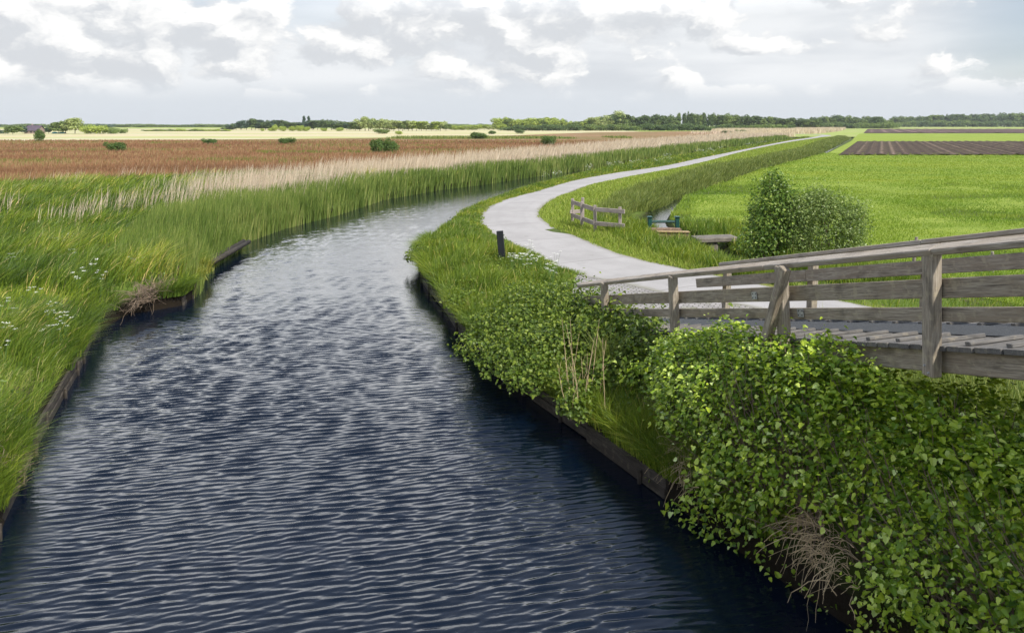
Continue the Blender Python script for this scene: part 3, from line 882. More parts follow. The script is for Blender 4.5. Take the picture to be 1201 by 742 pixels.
class MB:
    """collects tubes and boards into one mesh with grain coordinates"""
    def __init__(self): self.V = []; self.Q = []; self.g = []; self.n = 0
    def tube(self, pts, r0, r1, k=5):
        pts = [Vector(p) for p in pts]
        rings = []
        L = 0
        for i, p in enumerate(pts):
            d = (pts[min(i + 1, len(pts) - 1)] - pts[max(i - 1, 0)]).normalized()
            a = d.orthogonal().normalized(); b = d.cross(a)
            r = r0 + (r1 - r0) * i / (len(pts) - 1)
            if i: L += (p - pts[i - 1]).length
            for j in range(k):
                t = 2 * math.pi * j / k
                self.V.append(tuple(p + (a * math.cos(t) + b * math.sin(t)) * r)); self.g.append((L, r * math.cos(t), r * math.sin(t)))
        for i in range(len(pts) - 1):
            for j in range(k):
                s = self.n + i * k
                self.Q.append((s + j, s + (j + 1) % k, s + k + (j + 1) % k, s + k + j))
        e = self.n + (len(pts) - 1) * k
        self.Q.append(tuple(self.n + j for j in reversed(range(k)))); self.Q.append(tuple(e + j for j in range(k)))
        self.n = len(self.V)
        return self
    def board(self, p0, p1, up, w, h, bev=0.006, seed=None):
        """a board from p0 to p1, w across, h along 'up', with eased edges"""
        p0, p1 = Vector(p0), Vector(p1)
        x = (p1 - p0); L = x.length; x.normalize()
        up = Vector(up); y = up.cross(x).normalized(); z = x.cross(y).normalized()
        o = random.uniform(0, 40) if seed is None else seed
        prof = []
        b = min(bev, w * .3, h * .3)
        for sy, sz in ((-1, -1), (1, -1), (1, 1), (-1, 1)):
            c = (sy * w / 2, sz * h / 2)
            pa, pb = (c[0] - sy * b, c[1]), (c[0], c[1] - sz * b)
            prof += [pa, pb] if (sy, sz) in ((1, -1), (-1, 1)) else [pb, pa]
        s = self.n
        for u, ins in ((0, 1 - 2 * b / max(w, h)), (b, 1), (L - b, 1), (L, 1 - 2 * b / max(w, h))):
            for (a, c) in prof:
                self.V.append(tuple(p0 + x * u + y * a * ins + z * c * ins)); self.g.append((u + o, a + o, c + o * 2))
        for r in range(3):
            for j in range(8):
                self.Q.append((s + r * 8 + j, s + r * 8 + (j + 1) % 8, s + (r + 1) * 8 + (j + 1) % 8, s + (r + 1) * 8 + j))
        self.Q.append(tuple(s + j for j in reversed(range(8)))); self.Q.append(tuple(s + 24 + j for j in range(8)))
        self.n = len(self.V)
        return self
    def build(self, name, mat, parent=None, smooth=False):
        me = bpy.data.meshes.new(name)
        me.from_pydata(self.V, [], self.Q)
        g = np.array(self.g, np.float32)
        for k, nm in enumerate(('gx', 'gy', 'gz')):
            a = me.attributes.new(nm, 'FLOAT', 'POINT'); a.data.foreach_set('value', g[:, k].copy())
        if smooth: me.polygons.foreach_set('use_smooth', np.ones(len(me.polygons), bool))
        me.update()
        return link(name, me, mat, parent)


# ------------------------------------------------------------------ footbridge ramp
bd = Vector((-0.259, 0.966, 0)).normalized()       # downhill, plan
bn = Vector((-bd.y, bd.x, 0))                      # outward on the near side
bw = -bn                                           # across to the far side
B0 = Vector((3.85, 7.2, 0))
SL = 0.2265
S0, S1 = -5.2, 9.75
WID = 2.0


def deckz(s): return max(2.20 - SL * s, 0.045)
def bp(s, c=0.0, z=0.0):
    """point on the ramp: s downhill from the tall post, c across, z above the deck"""
    p = B0 + bd * s + bw * c
    return Vector((p.x, p.y, deckz(s) + z + 0.04 * c))


bridge = empty('wooden_bridge', (1.35, 16.6, 0))
tag(bridge, 'weathered grey timber footbridge ramp with battened deck rising from the paved apron', 'bridge')
mb = MB()
s = S0
while s < S1 - 0.1:
    e = min(s + 0.143, S1)
    jz = random.uniform(-0.003, 0.003)
    jo = random.uniform(-0.012, 0.012)
    up = (Vector((0, 0, 1)) + bd * SL).normalized()
    mid = (s + e) / 2
    mb.board(bp(mid, -0.03 + jo, -0.024 + jz), bp(mid, WID + 0.03 + jo, -0.024 + jz), up, 0.141, 0.045, 0.004)
    s += 0.145
mb.build('deck', M['deck_wood'], bridge)
for c in (0.09, WID - 0.09, WID / 2):
    MB().board(bp(S0, c, -0.155), bp(9.2, c, -0.155), (0, 0, 1), 0.10, 0.20, 0.008).build('stringer', M['bridge_wood'], bridge)
# the dark grip strip along the middle
V = []; n = 60
for k in range(n):
    s = S0 + (S1 - 0.2 - S0) * k / (n - 1)
    for c, z in ((0.66, 0.0), (0.66, 0.012), (1.42, 0.012), (1.42, 0.0)):
        V.append(tuple(bp(s, c, z)))
a = (np.arange(n - 1)[:, None] * 4 + np.arange(3)[None]).ravel()
link('grip_strip', mesh_np('grip_strip', V, [np.stack([a, a + 1, a + 5, a + 4], -1)]), M['mat'], bridge)
for k in range(34):
    s = S0 + 0.3 + 0.42 * k
    if s > 8.6: break
    for c0, c1 in ((0.05, 0.64), (1.45, 1.97)):
        MB().board(bp(s, c0, 0.017), bp(s + random.uniform(-.02, .02), c1, 0.017), up, 0.065, 0.034, 0.006).build('batten', M['deck_wood'], bridge)


def railside(c, posts, out, lift, caps):
    o = -1 if out else 1
    for s in posts:
        top, lean = 0.84, 0.055
        pb = bp(s, c + o * 0.065, -0.27 if s < 6 else -0.25) + Vector((0, 0, lift * .3))
        pt = bp(s, c + o * (0.065 + (lean if s > 1 else 0.0)), top + lift)
        p = MB().board(pb, pt, bd, 0.105, 0.135, 0.008).build('post', M['bridge_wood'], bridge)
        if out and abs(s) < 6:
            for dz, ds in ((0.10, 0.028), (0.035, -0.02)):
                b_ = bp(s + ds, c + o * 0.1175, -0.27 + dz)
                MB().tube([b_, b_ + bn * 0.012], 0.011, 0.009, 8).build('bolt', M['steel'], p)
    # two planks on the bridge side of the posts
    for z, h, s1 in ((0.275, 0.125, 9.2), (0.51, 0.175, 9.4)):
        cuts = [S0, -1.6, 2.55, 5.1, s1] if out else [S0, -0.2, 4.7, 8.2]
        zl = (z if out else z + 0.05)
        if not out and z < 0.4: continue
        for a0, a1 in zip(cuts[:-1], cuts[1:]):
            MB().board(bp(a0 + 0.004, c + o * -0.0275, zl + lift), bp(a1 - 0.004, c + o * -0.0275, zl + lift), (0, 0, 1), 0.05, h, 0.007).build('rail_plank', M['bridge_wood'], bridge)
    # handrail in lengths, tilted a little to the outside
    cuts = [S0, -0.05, 2.6, 5.0, 9.85] if out else [S0, 2.4, 7.4]
    tilt = Vector((0, 0, 1)) + bn * (0.42 if out else -0.22)
    for a0, a1 in zip(cuts[:-1], cuts[1:]):
        zz_ = 0.865 + lift
        MB().board(bp(a0 + 0.003, c + o * 0.06, zz_), bp(min(a1, 9.3) - 0.003, c + o * 0.06, zz_ - (0.03 if a1 > 9 else 0)), tilt, 0.15, 0.062, 0.010).build('handrail', M['rail_wood'], bridge)


railside(0.0, [-4.9, -2.45, 0.0, 2.24, 5.04, 7.84], True, 0.0, None)
railside(WID, [-4.6, -2.2, 0.1, 2.41, 4.74, 7.3], False, 0.09, None)
# slanting brace outside the second post
MB().board(bp(2.42, -0.20, -0.02), bp(2.10, -0.16, 0.82), bd, 0.10, 0.12, 0.008).build('brace', M['bridge_wood'], bridge)
MB().board(bp(2.42, 0.3, -0.31), bp(2.42, -0.30, -0.08), (0, 0, 1), 0.10, 0.10, 0.008).build('brace_beam', M['bridge_wood'], bridge)
for s, z in ((2.98, 0.50), (2.02, 0.285)):
    q = MB().board(bp(s - .05, -0.004 - 0.006, z), bp(s + .06, -0.010, z), (0, 0, 1), 0.006, 0.09, 0.001)
    pl = q.build('joint_plate', M['steel'], bridge)
    for ds in (-.03, .035):
        for dz in (-.025, .025):
            b_ = bp(s + ds, -0.013, z + dz)
            MB().tube([b_, b_ + bn * 0.006], 0.008, 0.007, 6).build('bolt', M['black_post'], pl)

# ------------------------------------------------------------------ path-side fence
fence = empty('path_fence', (3.2, 30.4, 0))
tag(fence, 'short grey wooden two-rail fence bending beside the concrete path', 'fence')
fp = [(2.50, 33.0), (2.78, 31.7), (3.17, 30.3), (4.02, 29.6)]
for x, y in fp:
    MB().board((x, y, -0.3), (x + random.uniform(-.02, .02), y, 1.10), (0.3, 1, 0), 0.11, 0.11, 0.01).build('post', M['fence_wood'], fence)
MB().board((2.95, 33.2, -0.3), (2.95, 33.2, 1.12), (0.3, 1, 0), 0.11, 0.11, 0.01).build('post', M['fence_wood'], fence)
MB().board((2.40, 32.95, 0.55), (2.98, 33.14, 0.55), (0, 0, 1), 0.05, 0.15, 0.01).build('rail', M['fence_wood'], fence)
for z in (0.95, 0.42):
    m = MB()
    off = Vector((0.02, -0.085, 0))
    q = [Vector((x, y, z)) + off for x, y in fp]
    q[0] += Vector((-0.04, 0.12, 0)); e = q[3] + (q[3] - q[2]) * 0.14
    m.board(q[0], q[2] + Vector((-.01, .02, -.02)), (0, 0, 1), 0.05, 0.17, 0.01)
    m.board(q[2] + Vector((-.02, -.02, 0)), e, (0, 0, 1), 0.05, 0.16, 0.01)
    m.build('rail', M['fence_wood'], fence)

# ------------------------------------------------------------------ bollard
bx, by, _ = at(590, 308)
bol = MB().board((bx, by, -0.2), (bx - 0.10, by, 0.96), (0.1, 1, 0), 0.20, 0.10, 0.008)
bo = bol.build('bollard', M['black_post'])
tag(bo, 'black square post standing in the verge beside the path', 'bollard')

# ------------------------------------------------------------------ culvert and sluice
cul = empty('sluice', (5.6, 29.2, 0))
tag(cul, 'small brick and concrete sluice across the ditch with dark green frame', 'sluice')
hw = MB().board((5.28, 29.0, 0.03), (6.42, 29.0, 0.03), (0, 0, 1), 0.30, 0.45, 0.02).build('headwall', M['brick'], cul)
MB().board((5.26, 28.98, 0.285), (6.45, 28.98, 0.265), (0, 0, 1), 0.36, 0.035, 0.01).build('coping', M['orange'], hw)
MB().board((5.15, 29.75, 0.20), (6.30, 29.75, 0.20), (0, 0, 1), 0.34, 0.20, 0.02).build('ledge', M['brick'], cul)
fr = MB()
fr.tube([(5.22, 29.9, 0.52), (6.22, 29.9, 0.52)], 0.05, 0.05, 8)
fr.build('crossbar', M['green_paint'], cul)
for x in (5.17, 6.20):
    q = MB().board((x, 29.9, -0.3), (x, 29.9, 0.66), (0, 1, 0), 0.15, 0.15, 0.02)
    p = q.build('post', M['green_paint'], cul)
    MB().board((x, 29.9, 0.66), (x, 29.9, 0.73), (0, 1, 0), 0.21, 0.21, 0.03).build('cap', M['green_paint'], p)
slab = empty('culvert_slab', (7.0, 28.0, 0))
tag(slab, 'grey concrete slab on a stone pier over the dark ditch mouth', 'culvert')
MB().board((6.40, 28.0, 0.13), (7.85, 28.15, 0.16), (0, 0, 1), 0.75, 0.17, 0.03).build('slab', M['concrete'], slab)
MB().board((7.02, 28.0, -0.75), (7.02, 28.0, 0.05), (0, 1, 0), 0.36, 0.45, 0.05).build('pier', M['concrete'], slab)

# thin stakes behind the bridge
for (px, y0, y1, lab, lean) in ((1070, 322, 278, 'pale leaning wooden stake behind the ramp at the edge of the pasture', 0.12),
                                (1164, 320, 295, 'short thin grey stake in the pasture beyond the bridge handrail', 0.0),
                                (972, 306, 284, 'thin pale stick standing beside the right side of the leafy shrub', 0.02)):
    X0, Y0, _ = at(px, y0)
    zt = CH - (y1 - HZ) * Y0 / F
    rr = 0.016 if px == 972 else 0.05
    o = MB().tube([(X0, Y0, -0.2), (X0 + lean * .5, Y0, zt * .5), (X0 + lean, Y0, zt)], rr, rr * .85, 7).build('stake', M['fence_wood'])
    tag(o, lab, 'stake')


# ------------------------------------------------------------------ timber along the banks
def revet(edge, Y0, Y1, label, side, top=-0.27, boards=2):
    root = empty('bank_edging', (float(edge(Y0)), Y0, -0.6))
    tag(root, label, 'bank edging')
    y = Y0
    while y < Y1:
        e = min(y + random.uniform(1.6, 2.6), Y1)
        j = random.uniform(-0.03, 0.03)
        for kk in range(boards):
            zt = top - 0.07 - kk * 0.15 + random.uniform(-.02, .02)
            MB().board((float(edge(y)) + side * (0.03 + 0.02 * kk) + j, y, zt), (float(edge(e)) + side * (0.03 + 0.02 * kk) + random.uniform(-.02, .02), e, zt + random.uniform(-.04, .04)),
                       (0, 0, 1), 0.06, 0.14, 0.012).build('board', M['wet_wood'], root)
        yy = y + random.uniform(0.2, 0.8)
        while yy < e:
            x = float(edge(yy)) + side * 0.09
            MB().tube([(x, yy, -1.3), (x + random.uniform(-.03, .03), yy, top + random.uniform(-.12, 0))], 0.035, 0.03, 7).build('stake', M['wet_wood'], root)
            yy += random.uniform(1.0, 1.9)
        y = e
    return root


revet(xR, 10.2, 24.2, 'dark timber edging boards along the grassy bank under the bramble', -1, -0.33)
revet(xL, 6.8, 11.6, 'dark crumbling timber edging at the nearest stretch of the reedy bank', 1, -0.36)
revet(xL, 11.9, 18.4, 'long dark edging boards below the white flowers on the reedy bank', 1, -0.34)
revet(xL, 21.1, 24.6, 'short loose edging boards in front of the two pale grass tufts', 1, -0.40)
p0, p1 = Vector(at(214, 322, -0.3)), Vector(at(286, 283, -0.3))
for off, lab in ((0, 'long dark log at the foot of the green reeds, the one nearer the grass'), (0.22, 'long dark log at the foot of the green reeds, the one nearer the water')):
    lg = MB().tube([p0 + Vector((off, -off, 0.02)), (p0 + p1) / 2 + Vector((off * 1.1, -off, random.uniform(-.02, .05))), p1 + Vector((off, -off * .5, 0.0))], 0.11, 0.085, 8)
    tag(lg.build('log', M['wet_wood'], smooth=True), lab, 'log')


# ------------------------------------------------------------------ shrubs
def shrub(name, label, loc, blobs, nleaf, size, leaf, cat='shrub', group=None, shape=OVAL, stems=9, up=0.55, shell=0.6):
    root = empty(name, loc)
    tag(root, label, cat, group)
    loc = np.array(loc)
    vol = np.array([b[3] * b[4] * b[5] for b in blobs]) ** 0.67
    idx = rng.choice(len(blobs), nleaf, p=vol / vol.sum())
    bl = np.array(blobs)[idx]
    d = rng.normal(size=(nleaf, 3)); d /= np.linalg.norm(d, axis=1, keepdims=True)
    rr = 1 - shell * rng.random(nleaf) ** 1.6
    # ragged outline: shoots stick out
    rag = 1 + 0.42 * np.array([mnoise.noise(Vector(v * 4.1 + i * 2.0)) for v, i in zip(d, idx)])
    Pt = bl[:, :3] + d * bl[:, 3:6] * (rr * rag)[:, None]
    shoot = rng.random(nleaf) < 0.13
    Pt += np.where(shoot[:, None], d * bl[:, 3:6] * 0.45 * rng.random((nleaf, 1)) ** 1.3 + np.array([0, 0, .18]) * rng.random((nleaf, 1)), 0)
    ok = Pt[:, 2] > 0.03
    Pt, d = Pt[ok], d[ok]
    Nn = d * 0.6 + np.array([0, 0, up]) + rng.normal(0, 0.55, Pt.shape)
    tn = np.clip(0.45 + rng.normal(0, 0.22, len(Pt)) + np.where(shoot[ok], 0.25, 0), 0, 1)
    me = leaves_mesh(name + '_leaves', Pt + loc, Nn, size * (0.7 + 0.6 * rng.random(len(Pt))), shape, tn)
    link('foliage', me, leaf, root)
    m = MB()
    top = max(b[2] + b[5] for b in blobs)
    for k in range(stems):
        b = blobs[k % len(blobs)]
        e = Vector((b[0] + random.uniform(-.6, .6) * b[3], b[1] + random.uniform(-.6, .6) * b[4], b[2] + random.uniform(0.0, .75) * b[5]))
        s = Vector((b[0] * .35 + random.uniform(-.12, .12), b[1] * .35 + random.uniform(-.12, .12), -0.05))
        mid = (s + e) / 2 + Vector((random.uniform(-.15, .15) * b[3], 0, 0))
        o = Vector(loc)
        m.tube([o + s, o + mid, o + e], 0.028 * top / 2.5, 0.007, 5)
    m.build('stems', M['twig'], root)
    return root


ax, ay = at(905, 303)[:2]
shrub('leafy_shrub', 'tall dark green shrub with yellowish top beside the culvert slab', (ax, ay, 0),
      [(0.0, 0, 0.9, .85, .9, .95), (0.02, 0, 1.8, .66, .7, .85), (0.08, 0.1, 2.35, .36, .4, .46), (-.2, -.1, 1.3, .62, .6, .7), (.4, 0, 1.5, .6, .7, .75), (-.45, -.2, .5, .7, .6, .55),
       (.3, .1, 2.15, .3, .35, .4), (.75, .05, 1.35, .6, .6, .7)], 9000, 0.10, M['alder_leaf'])
ax, ay = at(966, 305)[:2]
shrub('leafy_shrub', 'round grey green shrub with pale leaves, behind the sloping handrail', (ax, ay, 0),
      [(0.0, 0, 1.0, 1.15, 1.0, 1.0), (-.5, .1, 1.55, .72, .8, .62), (.35, 0, 1.5, .8, .85, .62), (.8, -.1, 1.05, .7, .7, .8), (-.7, 0, .8, .7, .8, .8), (.1, .1, 1.75, .6, .6, .45),
       (.85, 0, .5, .55, .6, .5), (-.9, 0, 1.5, .5, .6, .5), (1.0, 0, 1.4, .4, .5, .5), (-.2, 0, 2.0, .35, .4, .35)], 11500, 0.082, M['willow_leaf'])
ax, ay = at(845, 312)[:2]


# bramble bush on the bank, hanging over the water
shrub('bramble_bush', 'low light green bramble spilling over the canal edge near the railing foot', (0.35, 15.6, -0.2),
      [(0.0, 0.0, 0.42, .85, 1.3, .48), (0.9, 1.0, 0.55, .9, 1.0, .55), (-.55, 0.5, .28, .62, .9, .40), (-.3, -1.1, .18, .5, .7, .36), (1.1, 0.1, .5, .75, .9, .50), (0.1, 1.6, .5, .8, .9, .45), (-.95, -0.3, .12, .50, .8, .34), (-.5, -1.5, .12, .5, .7, .36), (0.0, -2.3, .22, .5, .7, .36), (0.3, -1.3, .42, .7, .8, .42), (-.75, 1.2, .15, .5, .7, .34)],
      22000, 0.056, M['bramble_leaf'], shape=LOBED, up=0.7)
shrub('bramble_bush', 'bramble patch growing against the lowest railing post of the ramp', (1.75, 14.6, 0),
      [(0.0, 0.0, 0.42, .7, .8, .48), (-.15, 1.2, .35, .55, .8, .38), (0.35, -1.0, .5, .62, .8, .52), (0.05, -0.6, .4, .7, .7, .5), (0.5, -1.9, .5, .5, .7, .55), (-.1, -1.9, .2, .4, .5, .35)], 8500, 0.066, M['bramble_leaf'], shape=LOBED, up=0.7)
shrub('bank_sprig', 'small leafy sprig leaning over the water at the bend of the verge', (-3.05, 26.0, -0.35),
      [(0, 0, .35, .35, .5, .3), (-.25, .1, .2, .25, .4, .2)], 500, 0.09, M['bramble_leaf'], stems=4)


# ------------------------------------------------------------------ the big hedge under the ramp
def hedge():
    root = empty('hedge', (3.3, 8.0, -0.3))
    tag(root, 'big bright green leafy hedge beside the canal under the ramp', 'hedge')
    N = 54000
    Yh = 4.3 + (12.6 - 4.3) * rng.random(N) ** 1.15
    ridge = interp([(3, 1.92), (5, 1.92), (6, 1.86), (7.2, 1.68), (7.8, 1.80), (8.4, 1.95), (9.4, 1.78), (10.4, 1.58), (11.5, 1.15), (12.2, .85), (13, .5)])
    foot = lambda y: xR(y) - np.interp(y, [4, 7.2, 8.0, 9, 10, 12], [0.10, 0.12, 0.20, 0.40, .15, -0.55])
    rx = lambda y: rampX(y) - 0.10
    a = rng.random(N) * 1.45
    # cross-section: quarter ellipse from the foot over the canal edge up to the ridge, then level under the deck
    th = np.clip(a, 0, 1) * math.pi / 2
    f, r_, zt = foot(Yh), rx(Yh), ridge(Yh)
    z0 = np.interp(Yh, [7.6, 8.8], [-0.70, -0.56]) + 0.10 * vnoise(Yh, Yh * 0, 1.3, 4)
    Xs = f + (r_ - f) * (1 - np.cos(th)) + np.clip(a - 1, 0, 1) * 2.2
    Zs = z0 + (zt - z0) * np.sin(th) ** 0.85
    nx, nz = -np.cos(th), np.sin(th) + 0.25
    deckz_ = 2.2 - 0.2265 * ((Yh - 7.2) / 0.966)
    Zs = np.where(a > 1.0, np.minimum(Zs, deckz_ - 0.38), Zs)
    lump = 0.17 * vnoise(Yh * 1.0, a * 3.1, 1.5, 21) + 0.09 * vnoise(Yh, a * 2.6, 5.0, 22)
    depth = -0.55 * rng.random(N) ** 1.15 + lump + np.where(rng.random(N) < 0.09, 0.22 * rng.random(N), 0)
    Pt = np.stack([Xs + nx * depth, Yh + rng.normal(0, 0.03, N), Zs + nz * depth * 0.8], -1)
    # a bite with dry grass near the water
    hole = np.hypot((Pt[:, 1] - 7.95) / 0.50, (Pt[:, 2] + 0.08) / 0.42) < 1
    hole |= np.hypot((Pt[:, 1] - 10.2) / 0.6, (Pt[:, 2] + 0.15) / 0.4) < 1
    Pt, lump, depth, nx, nz = Pt[~hole], lump[~hole], depth[~hole], nx[~hole], nz[~hole]
    Nn = np.stack([nx * 0.55, np.full(len(nx), -0.12), nz * 0.9 + 0.55], -1) + rng.normal(0, 0.45, (len(nx), 3))
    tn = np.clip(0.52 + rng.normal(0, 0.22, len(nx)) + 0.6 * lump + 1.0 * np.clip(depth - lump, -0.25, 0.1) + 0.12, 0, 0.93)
    tn = np.where(rng.random(len(nx)) < 0.035, 1.0, tn)
    sz = 0.027 + 0.056 * rng.random(len(nx)) ** 1.5
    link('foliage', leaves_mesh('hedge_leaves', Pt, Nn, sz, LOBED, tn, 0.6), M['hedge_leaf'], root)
    m = MB()
    for k in range(420):
        y = random.uniform(4.6, 12.2); aa = random.uniform(0.05, 1.2)
        t_ = min(aa, 1) * math.pi / 2
        f1, r1, z1 = float(foot(y)), float(rx(y)), float(ridge(y))
        e = Vector((f1 + (r1 - f1) * (1 - math.cos(t_)) + max(aa - 1, 0) * 2.2, y, -0.4 + (z1 + 0.4) * math.sin(t_) ** .85))
        if aa > 1: e.z = min(e.z, 2.2 - 0.2265 * (y - 7.2) / .966 - 0.4)
        s = Vector((f1 + 0.5 + random.uniform(0, .5), y + random.uniform(-.5, .5), -0.25))
        mid = (s * .5 + e * .5) + Vector((random.uniform(-.1, .1), random.uniform(-.15, .15), random.uniform(0, .2)))
        m.tube([s, mid, e], 0.011, 0.003, 4)
    m.build('stems', M['twig'], root)
    return foot


hfoot = hedge()


def tangle(name, label, c, n, reach, mat, down=0.6, r=0.006, cat='dry grass', spread=0.4):
    """matted dead stalks hanging out over the water"""
    m = MB()
    sg = 1 if reach > 0 else -1
    for k in range(n):
        L = abs(reach) * (0.25 + random.random() ** 2.2)
        d = Vector((-random.uniform(0.1, 1), random.gauss(0, 0.75), random.uniform(-0.1, 0.8))).normalized()
        p = Vector(c) + Vector((random.uniform(-.02, .25), random.gauss(0, spread * .6), random.uniform(-.18, .20)))
        pts = [p]
        for q in range(5):
            d = (d + Vector((random.gauss(0, .28), random.gauss(0, .28), random.gauss(0, .2) - down * 0.42))).normalized()
            p = p + d * L / 5
            pts.append(p.copy())
        rr = r * random.uniform(.35, 1.15)
        m.tube(pts, rr, rr * .4, 4)
    o = m.build(name, mat)
    tag(o, label, cat)
    return o


tangle('dry_grass_tuft', 'straw coloured tangle of dead stalks under the hedge nearest the viewer', (3.0, 8.0, 0.0), 210, 0.50, M['dead_twig'], 0.75, 0.0050, spread=0.62)
tangle('dry_grass_tuft', 'brown tangle of dead stalks hanging between the hedge and timber edging', (2.12, 10.2, -0.12), 260, 0.40, M['dead_twig'], 0.65, 0.0055, spread=0.5)
tangle('dead_brush', 'reddish brown heap of dead stalks on the reedy bank edge', (-9.35, 20.5, -0.16), 420, -0.55, M['twig'], 0.35, 0.010, 'brushwood', 0.9)
tangle('dead_brush', 'brown mat of dead stalks behind the two pale grass tufts', (-9.75, 23.2, -0.16), 360, -0.6, M['twig'], 0.35, 0.010, 'brushwood', 1.1)
tangle('dead_brush', 'brown dead roots at the crumbling bank edge nearest the viewer', (-6.55, 10.3, -0.3), 190, -0.34, M['twig'], 0.4, 0.006, 'brushwood', 0.4)


def tuft(name, label, x, y, z, n, h, mat, w_, cat='grass tuft', tn=None, lean=0.5):
    X = x + rng.normal(0, 0.10, n); Y = y + rng.normal(0, 0.10, n)
    o = blades(name, X, Y, h * (0.6 + 0.6 * rng.random(n)), np.full(n, w_), mat, lean, (0, 0), 3, tn, np.full(n, z), kind=None)
    tag(o, label, cat)
    return o


x, y, _ = at(238, 318, -0.3)
tuft('grass_tuft', 'yellow green grass tuft on the waterside ledge, the upper of the pair', x, y, -0.34, 420, 0.52, M['tuft_grass'], 0.020, lean=0.7)
x, y, _ = at(228, 328, -0.3)
tuft('grass_tuft', 'yellow green grass tuft on the waterside ledge, the lower of the pair', x, y, -0.34, 420, 0.48, M['tuft_grass'], 0.020, lean=0.7)
x, y, _ = at(820, 492, -0.1)
tuft('grass_tuft', 'fresh fine grass tuft between hedge and timber edging', 1.92, 11.0, -0.2, 420, 0.55, M['verge_grass'], 0.009, lean=0.6)
tuft('grass_tuft', 'broad bluish grass tuft beside tall dead stems near the railing', 1.55, 12.9, -0.05, 160, 0.95, M['ditch_grass'], 0.022, lean=0.45)

m = MB()
for k in range(15):
    s = Vector((1.15 + random.uniform(-.28, .28), 12.1 + random.uniform(-.35, .35), -0.2))
    h = random.uniform(0.7, 1.45)
    e = s + Vector((random.uniform(-.22, .16), random.uniform(-.15, .15), h))
    m.tube([s, (s + e) / 2 + Vector((random.uniform(-.05, .05), 0, 0)), e], 0.006, 0.0025, 5)
    for b in range(random.randint(0, 3)):
        q = s.lerp(e, random.uniform(.5, .95)); m.tube([q, q + Vector((random.uniform(-.09, .09), random.uniform(-.06, .06), random.uniform(.06, .16)))], 0.003, 0.0015, 4)
tag(m.build('dried_weed', M['dead_twig']), 'cluster of tall dry brown stems rising from the bank before the railing', 'dead stems')


# broad leaved weeds among the grass
def weeds(name, X, Y, top, size, mat):
    n = len(X)
    Pt = np.stack([X, Y, ground_z(X, Y) + top * (0.25 + 0.75 * rng.random(n))], -1)
    Nn = rng.normal(0, 0.5, (n, 3)) + np.array([0, 0, 0.8])
    tag(link(name, leaves_mesh(name, Pt, Nn, size * (0.6 + 0.8 * rng.random(n)), OVAL, np.clip(rng.normal(0.45, 0.25, n), 0, 1)), mat), kind='stuff')


X, Y = scatter(9000, 11.5, 40, lambda Y: xR(Y) + 0.02, lambda Y: np.minimum(vhi(Y) - 0.25, xR(Y) + 3.2), 1.9)
k = vnoise(X, Y, 1.2, 61) + 0.4 * vnoise(X, Y, 3.0, 62) > 0.05
weeds('verge_weeds', X[k], Y[k], np.where(Y[k] > 24, 0.32, 0.42), np.maximum(0.06, 0.003 * Y[k]), M['bramble_leaf'])
X, Y = scatter(5000, 9.0, 40, lambda Y: xL(Y) - 6.0, lambda Y: xL(Y) - 0.1, 1.9)
k = vnoise(X, Y, 0.9, 63) + 0.4 * vnoise(X, Y, 2.6, 64) > 0.15
weeds('bank_weeds', X[k], Y[k], np.full(k.sum(), 0.6), np.maximum(0.06, 0.003 * Y[k]), M['bramble_leaf'])
shrub('bank_weed_clump', 'leafy weed clump on the bank between dried stems and hedge', (1.05, 12.6, -0.2), [(0, 0, .22, .35, .5, .25), (.2, .5, .25, .35, .4, .26), (-.1, -.7, .18, .3, .4, .2)], 1800, 0.06, M['bramble_leaf'], 'weeds', shape=LOBED, stems=4)
shrub('bank_weed_clump', 'leafy weed clump overhanging the edging boards above the bramble', (-1.25, 18.9, -0.2), [(0, 0, .16, .35, .7, .22), (-.1, 1.3, .16, .3, .6, .2), (.3, -.4, .2, .4, .5, .25)], 1800, 0.06, M['bramble_leaf'], 'weeds', shape=LOBED, stems=4)


# ------------------------------------------------------------------ flowers
def parsley():
    root = empty('cow_parsley')
    st = MB(); tops = []
    for k in range(5):
        a = 6.28 * k / 5 + random.uniform(-.3, .3)
        top = Vector((math.cos(a) * random.uniform(.04, .2), math.sin(a) * random.uniform(.04, .2), random.uniform(.55, .85)))
        st.tube([(0, 0, -0.05), (top.x * .2, top.y * .2, top.z * .5), top], 0.005, 0.0025, 4)
        tops.append(top)
    parts = [st.build('stem', M['stem'], root)]
    for top in tops:
        V, Fc = [], []
        for q in range(13):
            r = 0.055 * math.sqrt(random.random()); b = random.uniform(0, 6.28)
            c = top + Vector((math.cos(b) * r, math.sin(b) * r, 0.014 + random.uniform(-.012, .012)))
            i = len(V); s_ = random.uniform(.006, .013)
            V += [tuple(c + Vector((math.cos(t) * s_, math.sin(t) * s_, (0.004 if t_ % 2 else 0)))) for t_, t in enumerate([0, 1.26, 2.51, 3.77, 5.03])]
            V.append(tuple(c + Vector((0, 0, .006))))
            Fc += [(i + j, i + (j + 1) % 5, i + 5) for j in range(5)]
        me = bpy.data.meshes.new('umbel'); me.from_pydata(V, [], Fc); me.update()
        parts.append(link('umbel', me, M['petal'], root))
    return [root] + parts


